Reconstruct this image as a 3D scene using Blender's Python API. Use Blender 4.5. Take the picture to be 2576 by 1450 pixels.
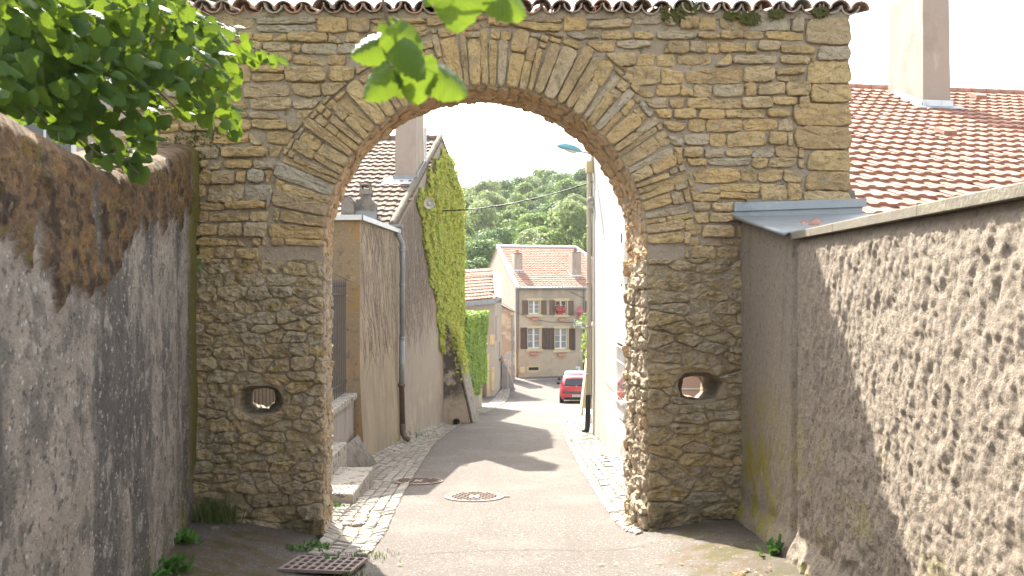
import bpy, bmesh, math, random
import numpy as np
from mathutils import Vector, Matrix, noise

# ------------------------------------------------------------------ camera, sky, sun, exposure
scene = bpy.context.scene
for o in list(bpy.data.objects):
    bpy.data.objects.remove(o)
C = scene.collection
cam_data = bpy.data.cameras.new('camera')
cam = bpy.data.objects.new('camera', cam_data)
C.objects.link(cam)
cam.location = (0, 0, 1.6)
cam.rotation_euler = (math.radians(90), 0, 0)
cam_data.lens = 28.0
cam_data.sensor_width = 36.0
cam_data.shift_y = -0.0058
cam_data.clip_start = 0.05
cam_data.clip_end = 5000
cam_data.dof.use_dof = True
cam_data.dof.focus_distance = 16.0
cam_data.dof.aperture_fstop = 4.0
scene.camera = cam

SUN_AZ, SUN_EL = math.radians(23), math.radians(46)     # sun ahead of the camera, to the left
to_sun = Vector((-math.sin(SUN_AZ) * math.cos(SUN_EL), math.cos(SUN_AZ) * math.cos(SUN_EL), math.sin(SUN_EL)))
world = bpy.data.worlds.new('World')
scene.world = world
world.use_nodes = True
wn, wl = world.node_tree.nodes, world.node_tree.links
wn.clear()
w_out = wn.new('ShaderNodeOutputWorld')
w_bg = wn.new('ShaderNodeBackground')
w_sky = wn.new('ShaderNodeTexSky')
w_sky.sky_type = 'NISHITA'
w_sky.sun_disc = False
w_sky.sun_elevation = SUN_EL
w_sky.sun_rotation = -SUN_AZ
w_sky.air_density = 1.0
w_sky.dust_density = 4.0
w_sky.ozone_density = 1.0
w_hsv = wn.new('ShaderNodeHueSaturation')       # thin white overcast veil: the sky is nearly colourless
w_hsv.inputs['Saturation'].default_value = 0.3
w_bg.inputs['Strength'].default_value = 0.15
wl.new(w_sky.outputs[0], w_hsv.inputs['Color'])
wl.new(w_hsv.outputs[0], w_bg.inputs['Color'])
wl.new(w_bg.outputs[0], w_out.inputs['Surface'])

sun_data = bpy.data.lights.new('sun', 'SUN')
sun_data.energy = 4.0
sun_data.angle = math.radians(0.55)
sun_data.color = (1.0, 0.94, 0.84)
sun = bpy.data.objects.new('sun', sun_data)
C.objects.link(sun)
sun.location = (-20, 30, 40)
sun.rotation_euler = (-to_sun).to_track_quat('-Z', 'Y').to_euler()

scene.view_settings.view_transform = 'Standard'
scene.view_settings.look = 'None'
scene.view_settings.exposure = 2.24
scene.view_settings.gamma = 1.0
scene.view_settings.use_curve_mapping = False
scene.render.engine = 'CYCLES'
scene.cycles.use_denoising = True
scene.cycles.max_bounces = 7
scene.cycles.diffuse_bounces = 3
scene.cycles.glossy_bounces = 3
scene.cycles.transmission_bounces = 4
scene.cycles.transparent_max_bounces = 6
scene.cycles.caustics_reflective = False
scene.cycles.caustics_refractive = False

# ------------------------------------------------------------------ helpers
F = 2003.0          # focal length in units of a 2576 px wide picture


def at(u, v, y):
    """Point at depth y that is seen at (u, v) of a 2576 x 1450 picture; used to survey positions."""
    return Vector(((u - 1288) * y / F, y, 1.6 - (v - 710) * y / F))


def sm(a, b, x):
    t = min(1, max(0, (x - a) / (b - a)))
    return t * t * (3 - 2 * t)


GY = [-60, -8, 0, 8.7, 46, 60, 4000]
GZ = [1.6, .9, -.13, -1.2, -5.09, -5.1, -5.1]


def ground(x, y):
    z = float(np.interp(y, GY, GZ))
    z += .23 * sm(1.2, 2.9, abs(x + .45)) * (1 - sm(8.5, 9.4, y)) * sm(-2, 3, y)
    return z


def fnoise(x, y, z=0.0, o=4):
    return noise.fractal(Vector((x, y, z)), 1.0, 2.0, o)


def link(name, data, parent=None, kind=None, label=None):
    o = bpy.data.objects.new(name, data)
    C.objects.link(o)
    if parent is not None:
        o.parent = parent
        if parent.type == 'EMPTY':
            o.matrix_parent_inverse = Matrix.Translation(-parent.location)
    if kind:
        o['kind'] = kind
    if label:
        o['label'] = label
    return o


def thing(name, label, cat, loc=(0, 0, 0), group=None):
    o = bpy.data.objects.new(name, None)
    o.empty_display_size = .1
    C.objects.link(o)
    o.location = loc
    o['label'] = label
    o['category'] = cat
    if group:
        o['group'] = group
    return o


def tag(o, label, cat, group=None):
    o['label'] = label
    o['category'] = cat
    if group:
        o['group'] = group
    return o


class MB:
    def __init__(self):
        self.v, self.f = [], []

    def add(self, vs, fs):
        n = len(self.v)
        self.v += [tuple(p) for p in vs]
        self.f += [tuple(i + n for i in f) for f in fs]
        return self

    def hexa(self, p):
        return self.add(p, [(3, 2, 1, 0), (4, 5, 6, 7), (0, 1, 5, 4), (1, 2, 6, 5), (2, 3, 7, 6), (3, 0, 4, 7)])

    def box(self, x0, x1, y0, y1, z0, z1):
        return self.hexa([(x0, y0, z0), (x1, y0, z0), (x1, y1, z0), (x0, y1, z0), (x0, y0, z1), (x1, y0, z1), (x1, y1, z1), (x0, y1, z1)])

    def obox(self, c, ex, ey, ez):
        """box about c; ex, ey, ez are half-extent vectors"""
        c, ex, ey, ez = Vector(c), Vector(ex), Vector(ey), Vector(ez)
        return self.hexa([c + sx * ex + sy * ey + sz * ez for sz in (-1, 1) for sx, sy in ((-1, -1), (1, -1), (1, 1), (-1, 1))])

    def cbox(self, c, ex, ey, ez, b):
        """oriented box with chamfered top edges"""
        c, ex, ey, ez = Vector(c), Vector(ex), Vector(ey), Vector(ez)
        kx, ky, kz = max(0, 1 - b / ex.length), max(0, 1 - b / ey.length), 1 - b / ez.length
        q = ((-1, -1), (1, -1), (1, 1), (-1, 1))
        v = [c + sx * ex + sy * ey - ez for sx, sy in q] + [c + sx * ex + sy * ey + kz * ez for sx, sy in q] + [c + kx * sx * ex + ky * sy * ey + ez for sx, sy in q]
        fs = [(3, 2, 1, 0), (8, 9, 10, 11)]
        for k in range(4):
            j = (k + 1) % 4
            fs += [(k, j, j + 4, k + 4), (k + 4, j + 4, j + 8, k + 8)]
        return self.add(v, fs)

    def prism(self, pts, off):
        pts = [Vector(p) for p in pts]
        off = Vector(off)
        n = len(pts)
        return self.add(pts + [p + off for p in pts], [tuple(range(n))[::-1], tuple(range(n, 2 * n))] + [(i, (i + 1) % n, (i + 1) % n + n, i + n) for i in range(n)])

    def tube(self, pts, r, n=8, caps=True):
        pts = [Vector(p) for p in pts]
        rs = r if isinstance(r, (list, tuple)) else [r] * len(pts)
        vs, fs = [], []
        prev = None
        for i, p in enumerate(pts):
            d = (pts[min(i + 1, len(pts) - 1)] - pts[max(i - 1, 0)]).normalized()
            a = prev if prev is not None else (Vector((0, 0, 1)) if abs(d.z) < .9 else Vector((1, 0, 0)))
            a = (a - d * a.dot(d)).normalized()
            b = d.cross(a)
            prev = a
            vs += [p + (a * math.cos(t) + b * math.sin(t)) * rs[i] for t in (2 * math.pi * k / n for k in range(n))]
        for i in range(len(pts) - 1):
            for k in range(n):
                fs.append((i * n + k, i * n + (k + 1) % n, (i + 1) * n + (k + 1) % n, (i + 1) * n + k))
        if caps:
            fs += [tuple(range(n))[::-1], tuple(range((len(pts) - 1) * n, len(pts) * n))]
        return self.add(vs, fs)

    def lathe(self, prof, c, ax, n=20):
        """prof: (radius, height along ax)"""
        c, ax = Vector(c), Vector(ax).normalized()
        a = Vector((0, 0, 1)) if abs(ax.z) < .9 else Vector((1, 0, 0))
        a = (a - ax * a.dot(ax)).normalized()
        b = ax.cross(a)
        vs, fs = [], []
        for r, h in prof:
            vs += [c + ax * h + (a * math.cos(t) + b * math.sin(t)) * max(r, 1e-4) for t in (2 * math.pi * k / n for k in range(n))]
        for i in range(len(prof) - 1):
            for k in range(n):
                fs.append((i * n + k, i * n + (k + 1) % n, (i + 1) * n + (k + 1) % n, (i + 1) * n + k))
        return self.add(vs, fs)

    def grid(self, rows):
        n = len(rows[0])
        vs = [p for r in rows for p in r]
        return self.add(vs, [(i * n + j, i * n + j + 1, (i + 1) * n + j + 1, (i + 1) * n + j) for i in range(len(rows) - 1) for j in range(n - 1)])

    def mesh(self, name, mat=None, smooth=False, fix=False):
        me = bpy.data.meshes.new(name)
        me.from_pydata(self.v, [], self.f)
        if mat is not None:
            me.materials.append(mat)
        if fix:
            bm = bmesh.new()
            bm.from_mesh(me)
            bmesh.ops.recalc_face_normals(bm, faces=bm.faces)
            bm.to_mesh(me)
            bm.free()
        if smooth:
            me.polygons.foreach_set('use_smooth', [True] * len(me.polygons))
        me.update()
        return me

    def build(self, name, mat, parent=None, smooth=False, kind=None, label=None, fix=True):
        return link(name, self.mesh(name, mat, smooth, fix), parent, kind, label)


def attr(me, name, vals):
    a = me.attributes.new(name, 'FLOAT', 'POINT')
    a.data.foreach_set('value', np.asarray(vals, dtype=np.float32))


# ------------------------------------------------------------------ materials
def lay(color, scale, lo, hi, fac=1.0, z=None, at=None, detail=6, dist=0.0, vor=False, nz=.35):
    return dict(color=color, scale=scale, lo=lo, hi=hi, fac=fac, z=z, at=at, detail=detail, dist=dist, vor=vor, nz=nz)


def mat(name, base, layers=(), rough=.9, bump=(), rnd=None, spec=.25, metal=0.0, transl=None, tcol=None, coat=0.0, alpha=None):
    """Procedural material. rnd: colours chosen per object / per mesh island. layers: noise stains mixed over the base.
    bump: (scale, distance[, detail])"""
    m = bpy.data.materials.new(name)
    m.use_nodes = True
    N, L = m.node_tree.nodes, m.node_tree.links
    b = N['Principled BSDF']
    out = N['Material Output']
    geo = N.new('ShaderNodeNewGeometry')

    def coords(s):
        mp = N.new('ShaderNodeMapping')
        mp.vector_type = 'POINT'
        mp.inputs['Scale'].default_value = s if isinstance(s, (tuple, list)) else (s, s, s)
        L.new(geo.outputs['Position'], mp.inputs['Vector'])
        return mp.outputs[0]

    def tex(s, detail=6, dist=0.0, vor=False):
        if vor:
            t = N.new('ShaderNodeTexVoronoi')
            t.inputs['Scale'].default_value = 1.0
            L.new(coords(s), t.inputs['Vector'])
            return t.outputs['Distance']
        t = N.new('ShaderNodeTexNoise')
        t.inputs['Scale'].default_value = 1.0
        t.inputs['Detail'].default_value = detail
        t.inputs['Roughness'].default_value = .62
        t.inputs['Distortion'].default_value = dist
        L.new(coords(s), t.inputs['Vector'])
        return t.outputs['Fac']

    def rng_(src, lo, hi):
        r = N.new('ShaderNodeMapRange')
        r.interpolation_type = 'SMOOTHSTEP'
        r.inputs['From Min'].default_value = lo
        r.inputs['From Max'].default_value = hi
        L.new(src, r.inputs['Value'])
        return r.outputs[0]

    def math_(op, a, c):
        n = N.new('ShaderNodeMath')
        n.operation = op
        for i, q in enumerate((a, c)):
            if isinstance(q, (int, float)):
                n.inputs[i].default_value = q
            else:
                L.new(q, n.inputs[i])
        return n.outputs[0]

    col = None
    if rnd:
        oi = N.new('ShaderNodeObjectInfo')
        r = math_('FRACT', math_('ADD', math_('MULTIPLY', oi.outputs['Random'], 7.31), geo.outputs['Random Per Island']), 0)
        cr = N.new('ShaderNodeValToRGB')
        el = cr.color_ramp.elements
        while len(el) < len(rnd):
            el.new(.5)
        for i, c in enumerate(rnd):
            el[i].position = i / max(1, len(rnd) - 1)
            el[i].color = (*c, 1)
        L.new(r, cr.inputs[0])
        col = cr.outputs[0]
    for l in layers:
        f = rng_(tex(l['scale'], l['detail'], l['dist'], l['vor']), l['lo'], l['hi'])
        if l['z'] is not None:
            sx = N.new('ShaderNodeSeparateXYZ')
            L.new(geo.outputs['Position'], sx.inputs[0])
            zz = math_('ADD', sx.outputs['Z'], math_('MULTIPLY', math_('SUBTRACT', tex(2.2, 5), .5), l['nz'] * 4))
            f = math_('MULTIPLY', f, rng_(zz, l['z'][0], l['z'][1]))
        if l['at'] is not None:
            an = N.new('ShaderNodeAttribute')
            an.attribute_name = l['at']
            f = math_('MULTIPLY', f, an.outputs['Fac'])
        f = math_('MULTIPLY', f, l['fac'])
        mx = N.new('ShaderNodeMix')
        mx.data_type = 'RGBA'
        L.new(f, mx.inputs[0])
        if col is None:
            mx.inputs[6].default_value = (*base, 1)
        else:
            L.new(col, mx.inputs[6])
        mx.inputs[7].default_value = (*l['color'], 1)
        col = mx.outputs[2]
    if col is None:
        b.inputs['Base Color'].default_value = (*base, 1)
    else:
        L.new(col, b.inputs['Base Color'])
    b.inputs['Roughness'].default_value = rough
    b.inputs['Specular IOR Level'].default_value = spec
    b.inputs['Metallic'].default_value = metal
    b.inputs['Coat Weight'].default_value = coat
    nrm = None
    for bp in bump:
        bn = N.new('ShaderNodeBump')
        bn.inputs['Strength'].default_value = 1.0
        bn.inputs['Distance'].default_value = bp[1]
        L.new(tex(bp[0], bp[2] if len(bp) > 2 else 5, 0, len(bp) > 3 and bp[3]), bn.inputs['Height'])
        if nrm is not None:
            L.new(nrm, bn.inputs['Normal'])
        nrm = bn.outputs[0]
    if nrm is not None:
        L.new(nrm, b.inputs['Normal'])
    if transl:
        t = N.new('ShaderNodeBsdfTranslucent')
        if tcol:
            t.inputs['Color'].default_value = (*tcol, 1)
        elif col is not None:
            L.new(col, t.inputs['Color'])
        ms = N.new('ShaderNodeMixShader')
        ms.inputs[0].default_value = transl
        L.new(b.outputs[0], ms.inputs[1])
        L.new(t.outputs[0], ms.inputs[2])
        L.new(ms.outputs[0], out.inputs['Surface'])
    return m


M = {}
LICH_G = (.30, .29, .25)
YEL = (.36, .23, .03)
M['stone'] = mat('ochre stone', (.4, .28, .13),
    rnd=[(.54, .385, .18), (.60, .445, .22), (.49, .345, .17), (.56, .43, .245), (.46, .325, .165), (.46, .41, .32), (.61, .42, .19), (.51, .355, .175), (.43, .335, .205)],
    layers=[lay((.27, .21, .125), 5, .45, .75, .75), lay((.50, .38, .21), 9, .52, .75, .55), lay((.26, .19, .10), 26, .50, .66, .55), lay((.17, .14, .09), (11, 11, 14), .60, .74, .6), lay((.40, .38, .33), 7, .62, .70, .7), lay((.58, .45, .26), 34, .56, .66, .6),
            lay((.10, .09, .075), (2.3, 2.3, 1.2), .60, .75, .65), lay((.40, .19, .07), 3.1, .62, .8, .6)],
    bump=[(9, .05), (32, .026), (100, .010)])
M['old_stone'] = mat('weathered rubble stone', (.28, .22, .12),
    rnd=[(.56, .44, .25), (.49, .39, .25), (.60, .47, .27), (.53, .45, .32), (.58, .43, .22), (.46, .375, .25)],
    layers=[lay((.24, .19, .12), 4.5, .48, .7, .65), lay((.50, .45, .36), 11, .52, .66, .7), lay((.15, .12, .08), 24, .54, .68, .55), lay((.54, .46, .33), 36, .57, .67, .6), lay((.33, .22, .05), 7, .56, .68, .75), lay((.30, .27, .09), 4, .56, .72, .6), lay((.10, .09, .07), 8, .58, .74, .65),
            lay((.07, .07, .03), 2.2, .4, .6, .75, z=(-.45, -1.0)), lay((.34, .19, .08), 2.9, .60, .76, .6)],
    bump=[(8, .07), (24, .045), (80, .016)])
M['soffit'] = mat('orange soffit stone', (.5, .3, .13), rnd=[(.50, .32, .16), (.46, .32, .19), (.54, .39, .23), (.43, .29, .16), (.54, .40, .26)],
    layers=[lay((.36, .20, .10), 7, .5, .75, .6), lay((.22, .15, .09), 13, .62, .78, .5)], bump=[(16, .03), (60, .01)])
M['jamb'] = mat('pale jamb stone', (.46, .38, .27), rnd=[(.46, .37, .25), (.40, .32, .22), (.52, .43, .31), (.43, .33, .20)], layers=[lay((.26, .20, .13), 9, .52, .68, .75), lay((.54, .47, .37), 20, .56, .68, .6), lay((.14, .11, .08), 17, .58, .68, .7)], bump=[(14, .05), (45, .02)])
M['mortar'] = mat('sandy lime mortar', (.38, .31, .23),
    layers=[lay((.30, .245, .175), 3, .4, .7, .7), lay((.47, .39, .30), 8, .5, .72, .6), lay((.13, .105, .075), 9, .56, .70, .75), lay((.33, .27, .185), 14, .30, .55, .6, z=(1.95, 1.75), nz=.1), lay((.22, .20, .10), 3.5, .5, .7, .6, z=(1.8, .5)), lay((.29, .20, .04), 8, .58, .7, .6, z=(1.8, .5)), lay((.09, .08, .05), 2.5, .4, .6, .75, z=(-.5, -1.0))],
    bump=[(8, .03), (30, .02), (110, .008)])
M['canal'] = mat('weathered canal tile', (.33, .2, .14), rnd=[(.40, .24, .17), (.36, .29, .23), (.44, .26, .18), (.32, .27, .22), (.40, .34, .28)],
    layers=[lay((.14, .12, .09), 9, .5, .68, .8), lay((.34, .33, .29), 20, .56, .66, .7), lay((.40, .16, .09), 4, .6, .75, .5)], bump=[(30, .012), (90, .005)])
M['left_wall'] = mat('grey weathered lime render', (.30, .262, .222),
    layers=[lay((.40, .35, .295), (2.4, 1.5, 2.4), .48, .60, .85), lay((.085, .08, .075), (2.4, 1.3, .42), .47, .60, .88), lay((.15, .138, .122), (8, 4, 6), .50, .60, .8), lay((.37, .33, .29), (9, 4.5, 5), .56, .64, .8), lay((.46, .42, .38), (30, 15, 20), .58, .67, .75),
            lay((.055, .05, .046), (36, 18, 24), .56, .65, .8), lay((.40, .24, .05), (14, 7, 10), .67, .72, .8), lay((.58, .56, .53), (24, 12, 15), .17, .10, .85, vor=True),
            lay((.29, .27, .06), 1.5, .45, .6, .6, at='algae'),
            lay((.150, .095, .052), 20, .0, .1, 1.0, at='moss'), lay((.25, .15, .055), (10, 5, 8), .50, .62, .9, at='moss'), lay((.040, .028, .017), (9, 4.5, 8), .50, .60, .92, at='moss'), lay((.30, .25, .19), (30, 14, 20), .62, .70, .65, at='moss'), lay((.19, .16, .04), (4, 2, 4), .56, .68, .75, at='moss'), lay((.075, .042, .026), (34, 17, 30), .52, .64, .7, at='moss'), lay((.15, .13, .025), 9, .1, .35, .9, at='olive')],
    bump=[((13, 7, 9), .035), (44, .022), (120, .009)])
M['right_wall'] = mat('rough cast render', (.305, .252, .195),
    layers=[lay((.38, .315, .24), 12, .48, .7, .6), lay((.20, .165, .13), (11, 11, 4), .56, .70, .5), lay((.12, .10, .08), (2.2, 2.2, .8), .55, .72, .6, z=(.2, 1.6)), lay((.38, .34, .11), 3.2, .52, .68, .7, z=(.9, -.2)), lay((.40, .36, .31), 34, .56, .66, .7), lay((.11, .09, .07), (34, 34, 22), .56, .64, .6),
            lay((.29, .25, .055), 3, .44, .62, .9, at='algae')],
    bump=[(30, .012), (64, .016), (130, .010)])
M['coping'] = mat('cement coping', (.165, .145, .112), layers=[lay((.20, .18, .13), (3, 3, 9), .45, .65, .8), lay((.25, .225, .18), 24, .56, .7, .5)], bump=[(60, .004), (15, .006)])
M['zinc'] = mat('weathered zinc', (.27, .295, .31), layers=[lay((.19, .21, .225), (2.5, 6, 3), .45, .65, .7), lay((.34, .36, .37), 9, .55, .7, .6)], rough=.5, spec=.5, metal=.4, bump=[(6, .004)])
M['zinc_pale'] = mat('pale zinc sheet', (.62, .64, .66), layers=[lay((.42, .45, .48), 4, .5, .7, .6)], rough=.5, metal=.3, spec=.5)
M['cast_iron'] = mat('rusty cast iron', (.12, .085, .07), layers=[lay((.22, .12, .07), 9, .5, .7, .7)], rough=.7, spec=.4, bump=[(60, .003)])
M['iron'] = mat('dark railing iron', (.085, .078, .075), layers=[lay((.16, .11, .08), 14, .6, .75, .6)], rough=.6, spec=.4)
M['asphalt'] = mat('light worn asphalt', (.112, .096, .083),
    layers=[lay((.15, .134, .118), 1.1, .45, .65, .6), lay((.32, .29, .26), 34, .58, .65, .85), lay((.035, .03, .027), 30, .57, .65, .85), lay((.25, .23, .205), 110, .57, .66, .7), lay((.105, .09, .078), .6, .5, .66, .6), lay((.10, .086, .074), (2.2, .3, 1), .52, .66, .4),
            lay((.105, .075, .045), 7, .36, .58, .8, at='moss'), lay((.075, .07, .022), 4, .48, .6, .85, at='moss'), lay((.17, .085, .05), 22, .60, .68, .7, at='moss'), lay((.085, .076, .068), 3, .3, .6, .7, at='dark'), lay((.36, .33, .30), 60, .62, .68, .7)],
    bump=[(75, .010), (190, .004)], rough=.92)
M['sett'] = mat('limestone setts', (.34, .31, .26), rnd=[(.30, .27, .23), (.25, .225, .19), (.34, .31, .27), (.21, .19, .165), (.31, .275, .225)], layers=[lay((.22, .19, .15), 14, .55, .7, .7), lay((.55, .52, .46), 7, .55, .72, .5)], bump=[(30, .010), (110, .004)])
M['joint'] = mat('earthy paving joint', (.15, .12, .085), layers=[lay((.13, .14, .05), 4, .52, .66, .8), lay((.24, .20, .15), 30, .5, .7, .6)], bump=[(60, .01)])
M['soil'] = mat('rough ground', (.12, .10, .06), layers=[lay((.07, .10, .03), .7, .4, .6, .9)], bump=[(8, .03)])
M['hill'] = mat('undergrowth green', (.06, .09, .03), layers=[lay((.09, .13, .04), .3, .4, .6, .9)])
M['render_tan'] = mat('tan lime render', (.32, .26, .185),
    layers=[lay((.235, .19, .14), (1.6, 1.6, .7), .45, .65, .8), lay((.365, .285, .205), (2.5, 2.5, .9), .52, .7, .7), lay((.22, .19, .15), (3.5, 3.5, 1.1), .50, .68, .8, z=(.3, -2.2)), lay((.30, .26, .20), 9, .55, .7, .5), lay((.20, .19, .06), 5, .45, .6, .9, z=(-1.75, -2.6), nz=.2)],
    bump=[(22, .012), (80, .006)])
M['render_brown'] = mat('brown lichen render', (.27, .205, .13), layers=[lay((.33, .20, .07), 1.7, .5, .68, .8), lay((.46, .42, .36), 24, .60, .68, .7), lay((.14, .11, .08), 7, .52, .68, .7)], bump=[(26, .016)])
M['render_gable'] = mat('grey brown render', (.31, .26, .21), layers=[lay((.40, .325, .24), 2, .45, .65, .8, z=(-.8, -1.8)), lay((.27, .23, .19), (4, 4, 1.4), .48, .66, .8), lay((.24, .20, .15), (3, 3, 1), .48, .66, .7, z=(-1.9, -2.9))], bump=[(20, .012), (80, .006)])
M['buttress'] = mat('dirty buttress render', (.40, .34, .27), layers=[lay((.07, .062, .055), 2.6, .36, .52, .95, z=(-2.6, -1.9)), lay((.21, .18, .14), 6, .5, .7, .6)], bump=[(20, .012)])
M['plinth'] = mat('grey pink cement plinth', (.33, .29, .265), layers=[lay((.23, .205, .19), (5, 5, 2), .48, .66, .8), lay((.43, .39, .35), 14, .56, .7, .5)], bump=[(26, .010)])
M['step'] = mat('lichened step stone', (.36, .33, .28), layers=[lay((.10, .09, .075), 9, .52, .62, .85), lay((.52, .49, .44), 16, .58, .7, .6)], bump=[(26, .012)])
M['white_wall'] = mat('white stucco', (.42, .40, .37), layers=[lay((.38, .355, .315), (2, 2, .8), .5, .7, .6), lay((.30, .27, .24), (22, 22, 9), .56, .66, .6), lay((.28, .25, .17), (4, 4, 1.5), .44, .64, .9, z=(-1.0, -2.0))], bump=[(34, .018), (110, .007)])
M['far_wall'] = mat('beige old render', (.40, .34, .265), layers=[lay((.32, .275, .22), (.8, .8, .5), .42, .62, .85), lay((.47, .41, .32), (1.4, 1.4, .5), .5, .68, .6), lay((.30, .25, .2), (5, 5, .5), .58, .72, .5)], bump=[(10, .01)])
M['far_plinth'] = mat('pale sandy plinth', (.44, .36, .265), layers=[lay((.35, .29, .22), 1.2, .45, .65, .8), lay((.33, .28, .22), 2, .5, .68, .7, z=(-4.4, -5.0))], bump=[(10, .01)])
M['pink_wall'] = mat('pale pink render', (.38, .315, .275), layers=[lay((.32, .265, .235), (9, 9, .7), .45, .65, .7)], bump=[(14, .01)])
M['patch_wall'] = mat('peeling brick wall', (.44, .30, .21), layers=[lay((.60, .47, .33), 1.4, .48, .56, .9), lay((.30, .21, .16), 5, .5, .7, .6)], bump=[(8, .02)])
M['trim'] = mat('cream yellow trim', (.54, .45, .26), layers=[lay((.52, .43, .26), 4, .5, .7, .5)])
M['trim_stone'] = mat('yellow door stone', (.58, .44, .22), layers=[lay((.44, .34, .2), 3, .5, .7, .7)])
M['shutter'] = mat('brown painted shutter', (.085, .055, .042), layers=[lay((.13, .09, .07), (14, 14, 1.4), .48, .66, .7)], rough=.65)
M['shutter_old'] = mat('faded wooden shutter', (.13, .09, .06), layers=[lay((.20, .15, .11), (16, 16, 1.4), .45, .66, .8)], rough=.75)
M['white_paint'] = mat('white joinery paint', (.72, .72, .70), rough=.45)
M['glass'] = mat('window glass', (.055, .062, .068), rough=.06, spec=.6)
M['glass_light'] = mat('curtained glass', (.20, .21, .21), rough=.1, spec=.6, layers=[lay((.34, .34, .33), (1.2, 1.2, 2), .45, .6, .7)])
TILE_L = [lay((.20, .10, .07), 7, .56, .72, .5), lay((.60, .44, .35), 12, .58, .72, .4)]
M['tile_new'] = mat('new clay tile', (.45, .2, .12), rnd=[(.36, .20, .148), (.33, .18, .132), (.385, .22, .165), (.345, .19, .14)], layers=TILE_L[:1] + [lay((.40, .26, .205), 5, .5, .7, .4)], bump=[(40, .003)], rough=.85)
M['tile_old'] = mat('grey brown clay tile', (.3, .2, .14), rnd=[(.165, .115, .085), (.13, .098, .078), (.20, .13, .09), (.15, .125, .10), (.185, .12, .085)], layers=[lay((.10, .085, .065), 5, .50, .66, .85), lay((.24, .215, .18), 13, .57, .68, .5), lay((.17, .15, .05), 2, .60, .70, .7)], bump=[(40, .006)])
M['tile_far'] = mat('sun faded clay tile', (.44, .22, .14), rnd=[(.34, .20, .15), (.29, .17, .125), (.38, .235, .18)], layers=[lay((.32, .20, .15), 1.0, .5, .7, .6)])
M['tile_low'] = mat('pale pink clay tile', (.48, .28, .2), rnd=[(.40, .25, .19), (.34, .21, .155), (.44, .29, .225)], layers=[lay((.34, .24, .19), 2, .5, .7, .6)])
M['chimney'] = mat('smooth grey chimney render', (.35, .295, .25), layers=[lay((.28, .235, .20), (1.6, 1.6, .8), .45, .65, .8), lay((.47, .42, .37), (3, 3, 1), .54, .7, .5)], bump=[(14, .006)])
M['vent_stone'] = mat('lichen spotted vent stone', (.22, .195, .165), layers=[lay((.11, .10, .09), 5, .48, .64, .8), lay((.50, .49, .46), 14, .64, .70, .9)], bump=[(24, .01)])
M['pot'] = mat('terracotta pot', (.48, .22, .13))
M['ivy'] = mat('yellow green creeper leaf', (.2, .25, .04), rnd=[(.38, .45, .075), (.50, .52, .10), (.28, .37, .06), (.44, .46, .10), (.55, .52, .13), (.37, .46, .075), (.46, .36, .12)], rough=.6, transl=.4)
M['ivy_green'] = mat('fresh green creeper leaf', (.14, .28, .04), rnd=[(.22, .33, .06), (.29, .40, .08), (.17, .27, .05), (.35, .43, .10)], rough=.55, transl=.4)
M['stem'] = mat('dry grey vine stem', (.24, .20, .165), rnd=[(.26, .215, .18), (.20, .17, .145), (.31, .26, .215)])
M['leaf'] = mat('linden leaf', (.07, .17, .025), rnd=[(.026, .062, .012), (.042, .092, .015), (.032, .075, .017), (.06, .12, .019), (.022, .056, .012)], rough=.5, spec=.15, transl=.36, tcol=(.165, .24, .018), bump=[(120, .002)])
M['bark'] = mat('young bark', (.13, .085, .06), layers=[lay((.2, .15, .11), (30, 30, 8), .5, .7, .6)], bump=[(60, .004)])
M['crown_a'] = mat('light oak foliage', (.09, .14, .035), rnd=[(.15, .22, .055), (.20, .28, .075), (.125, .19, .045), (.225, .30, .085)], rough=.6, transl=.48)
M['crown_b'] = mat('dark oak foliage', (.05, .09, .03), rnd=[(.10, .165, .048), (.125, .20, .06), (.085, .14, .045)], rough=.6, transl=.45)
M['crown_c'] = mat('silvery willow foliage', (.15, .185, .08), rnd=[(.21, .27, .105), (.26, .31, .13), (.175, .23, .085)], rough=.6, transl=.48)
M['weed'] = mat('weed leaf', (.07, .17, .03), rnd=[(.07, .17, .03), (.10, .22, .04), (.055, .14, .03)], rough=.5, transl=.3)
M['grass'] = mat('grass blade', (.12, .16, .05), rnd=[(.10, .16, .05), (.16, .19, .06), (.08, .13, .04)], rough=.6, transl=.3)
M['dry'] = mat('dry fallen leaf', (.3, .2, .1), rnd=[(.34, .22, .1), (.22, .12, .06), (.42, .32, .18)], rough=.8, transl=.2)
M['red_paint'] = mat('red car paint', (.50, .022, .035), rough=.3, spec=.5, coat=.6)
M['blue_paint'] = mat('light blue car paint', (.16, .30, .48), rough=.3, spec=.5, metal=.3, coat=.6)
M['black'] = mat('black plastic', (.02, .02, .022), rough=.55)
M['grey_plastic'] = mat('grey bumper plastic', (.09, .085, .085), rough=.6)
M['tyre'] = mat('tyre rubber', (.022, .022, .022), rough=.85)
M['metal'] = mat('grey steel', (.40, .41, .42), rough=.4, metal=.6, spec=.5)
M['dark_glass'] = mat('tinted car glass', (.018, .022, .025), rough=.05, spec=.7)
M['tail'] = mat('red tail light lens', (.35, .01, .012), rough=.15, spec=.6)
M['plate'] = mat('pale licence plate', (.70, .69, .62), rough=.4)
M['ink'] = mat('black lettering', (.012, .012, .012), rough=.6)
M['euro'] = mat('blue plate band', (.03, .07, .32), rough=.4)
M['manhole'] = mat('rusty manhole iron', (.18, .13, .105), layers=[lay((.27, .21, .17), 16, .52, .68, .7), lay((.10, .075, .06), 24, .55, .7, .7)], rough=.75, spec=.4, bump=[(90, .003)])
M['grate'] = mat('worn iron grate', (.25, .19, .17), layers=[lay((.15, .11, .10), 18, .5, .7, .7)], rough=.7, spec=.4, bump=[(90, .002)])
M['hole'] = mat('dark void', (.012, .011, .010), rough=1.0, spec=0)
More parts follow.
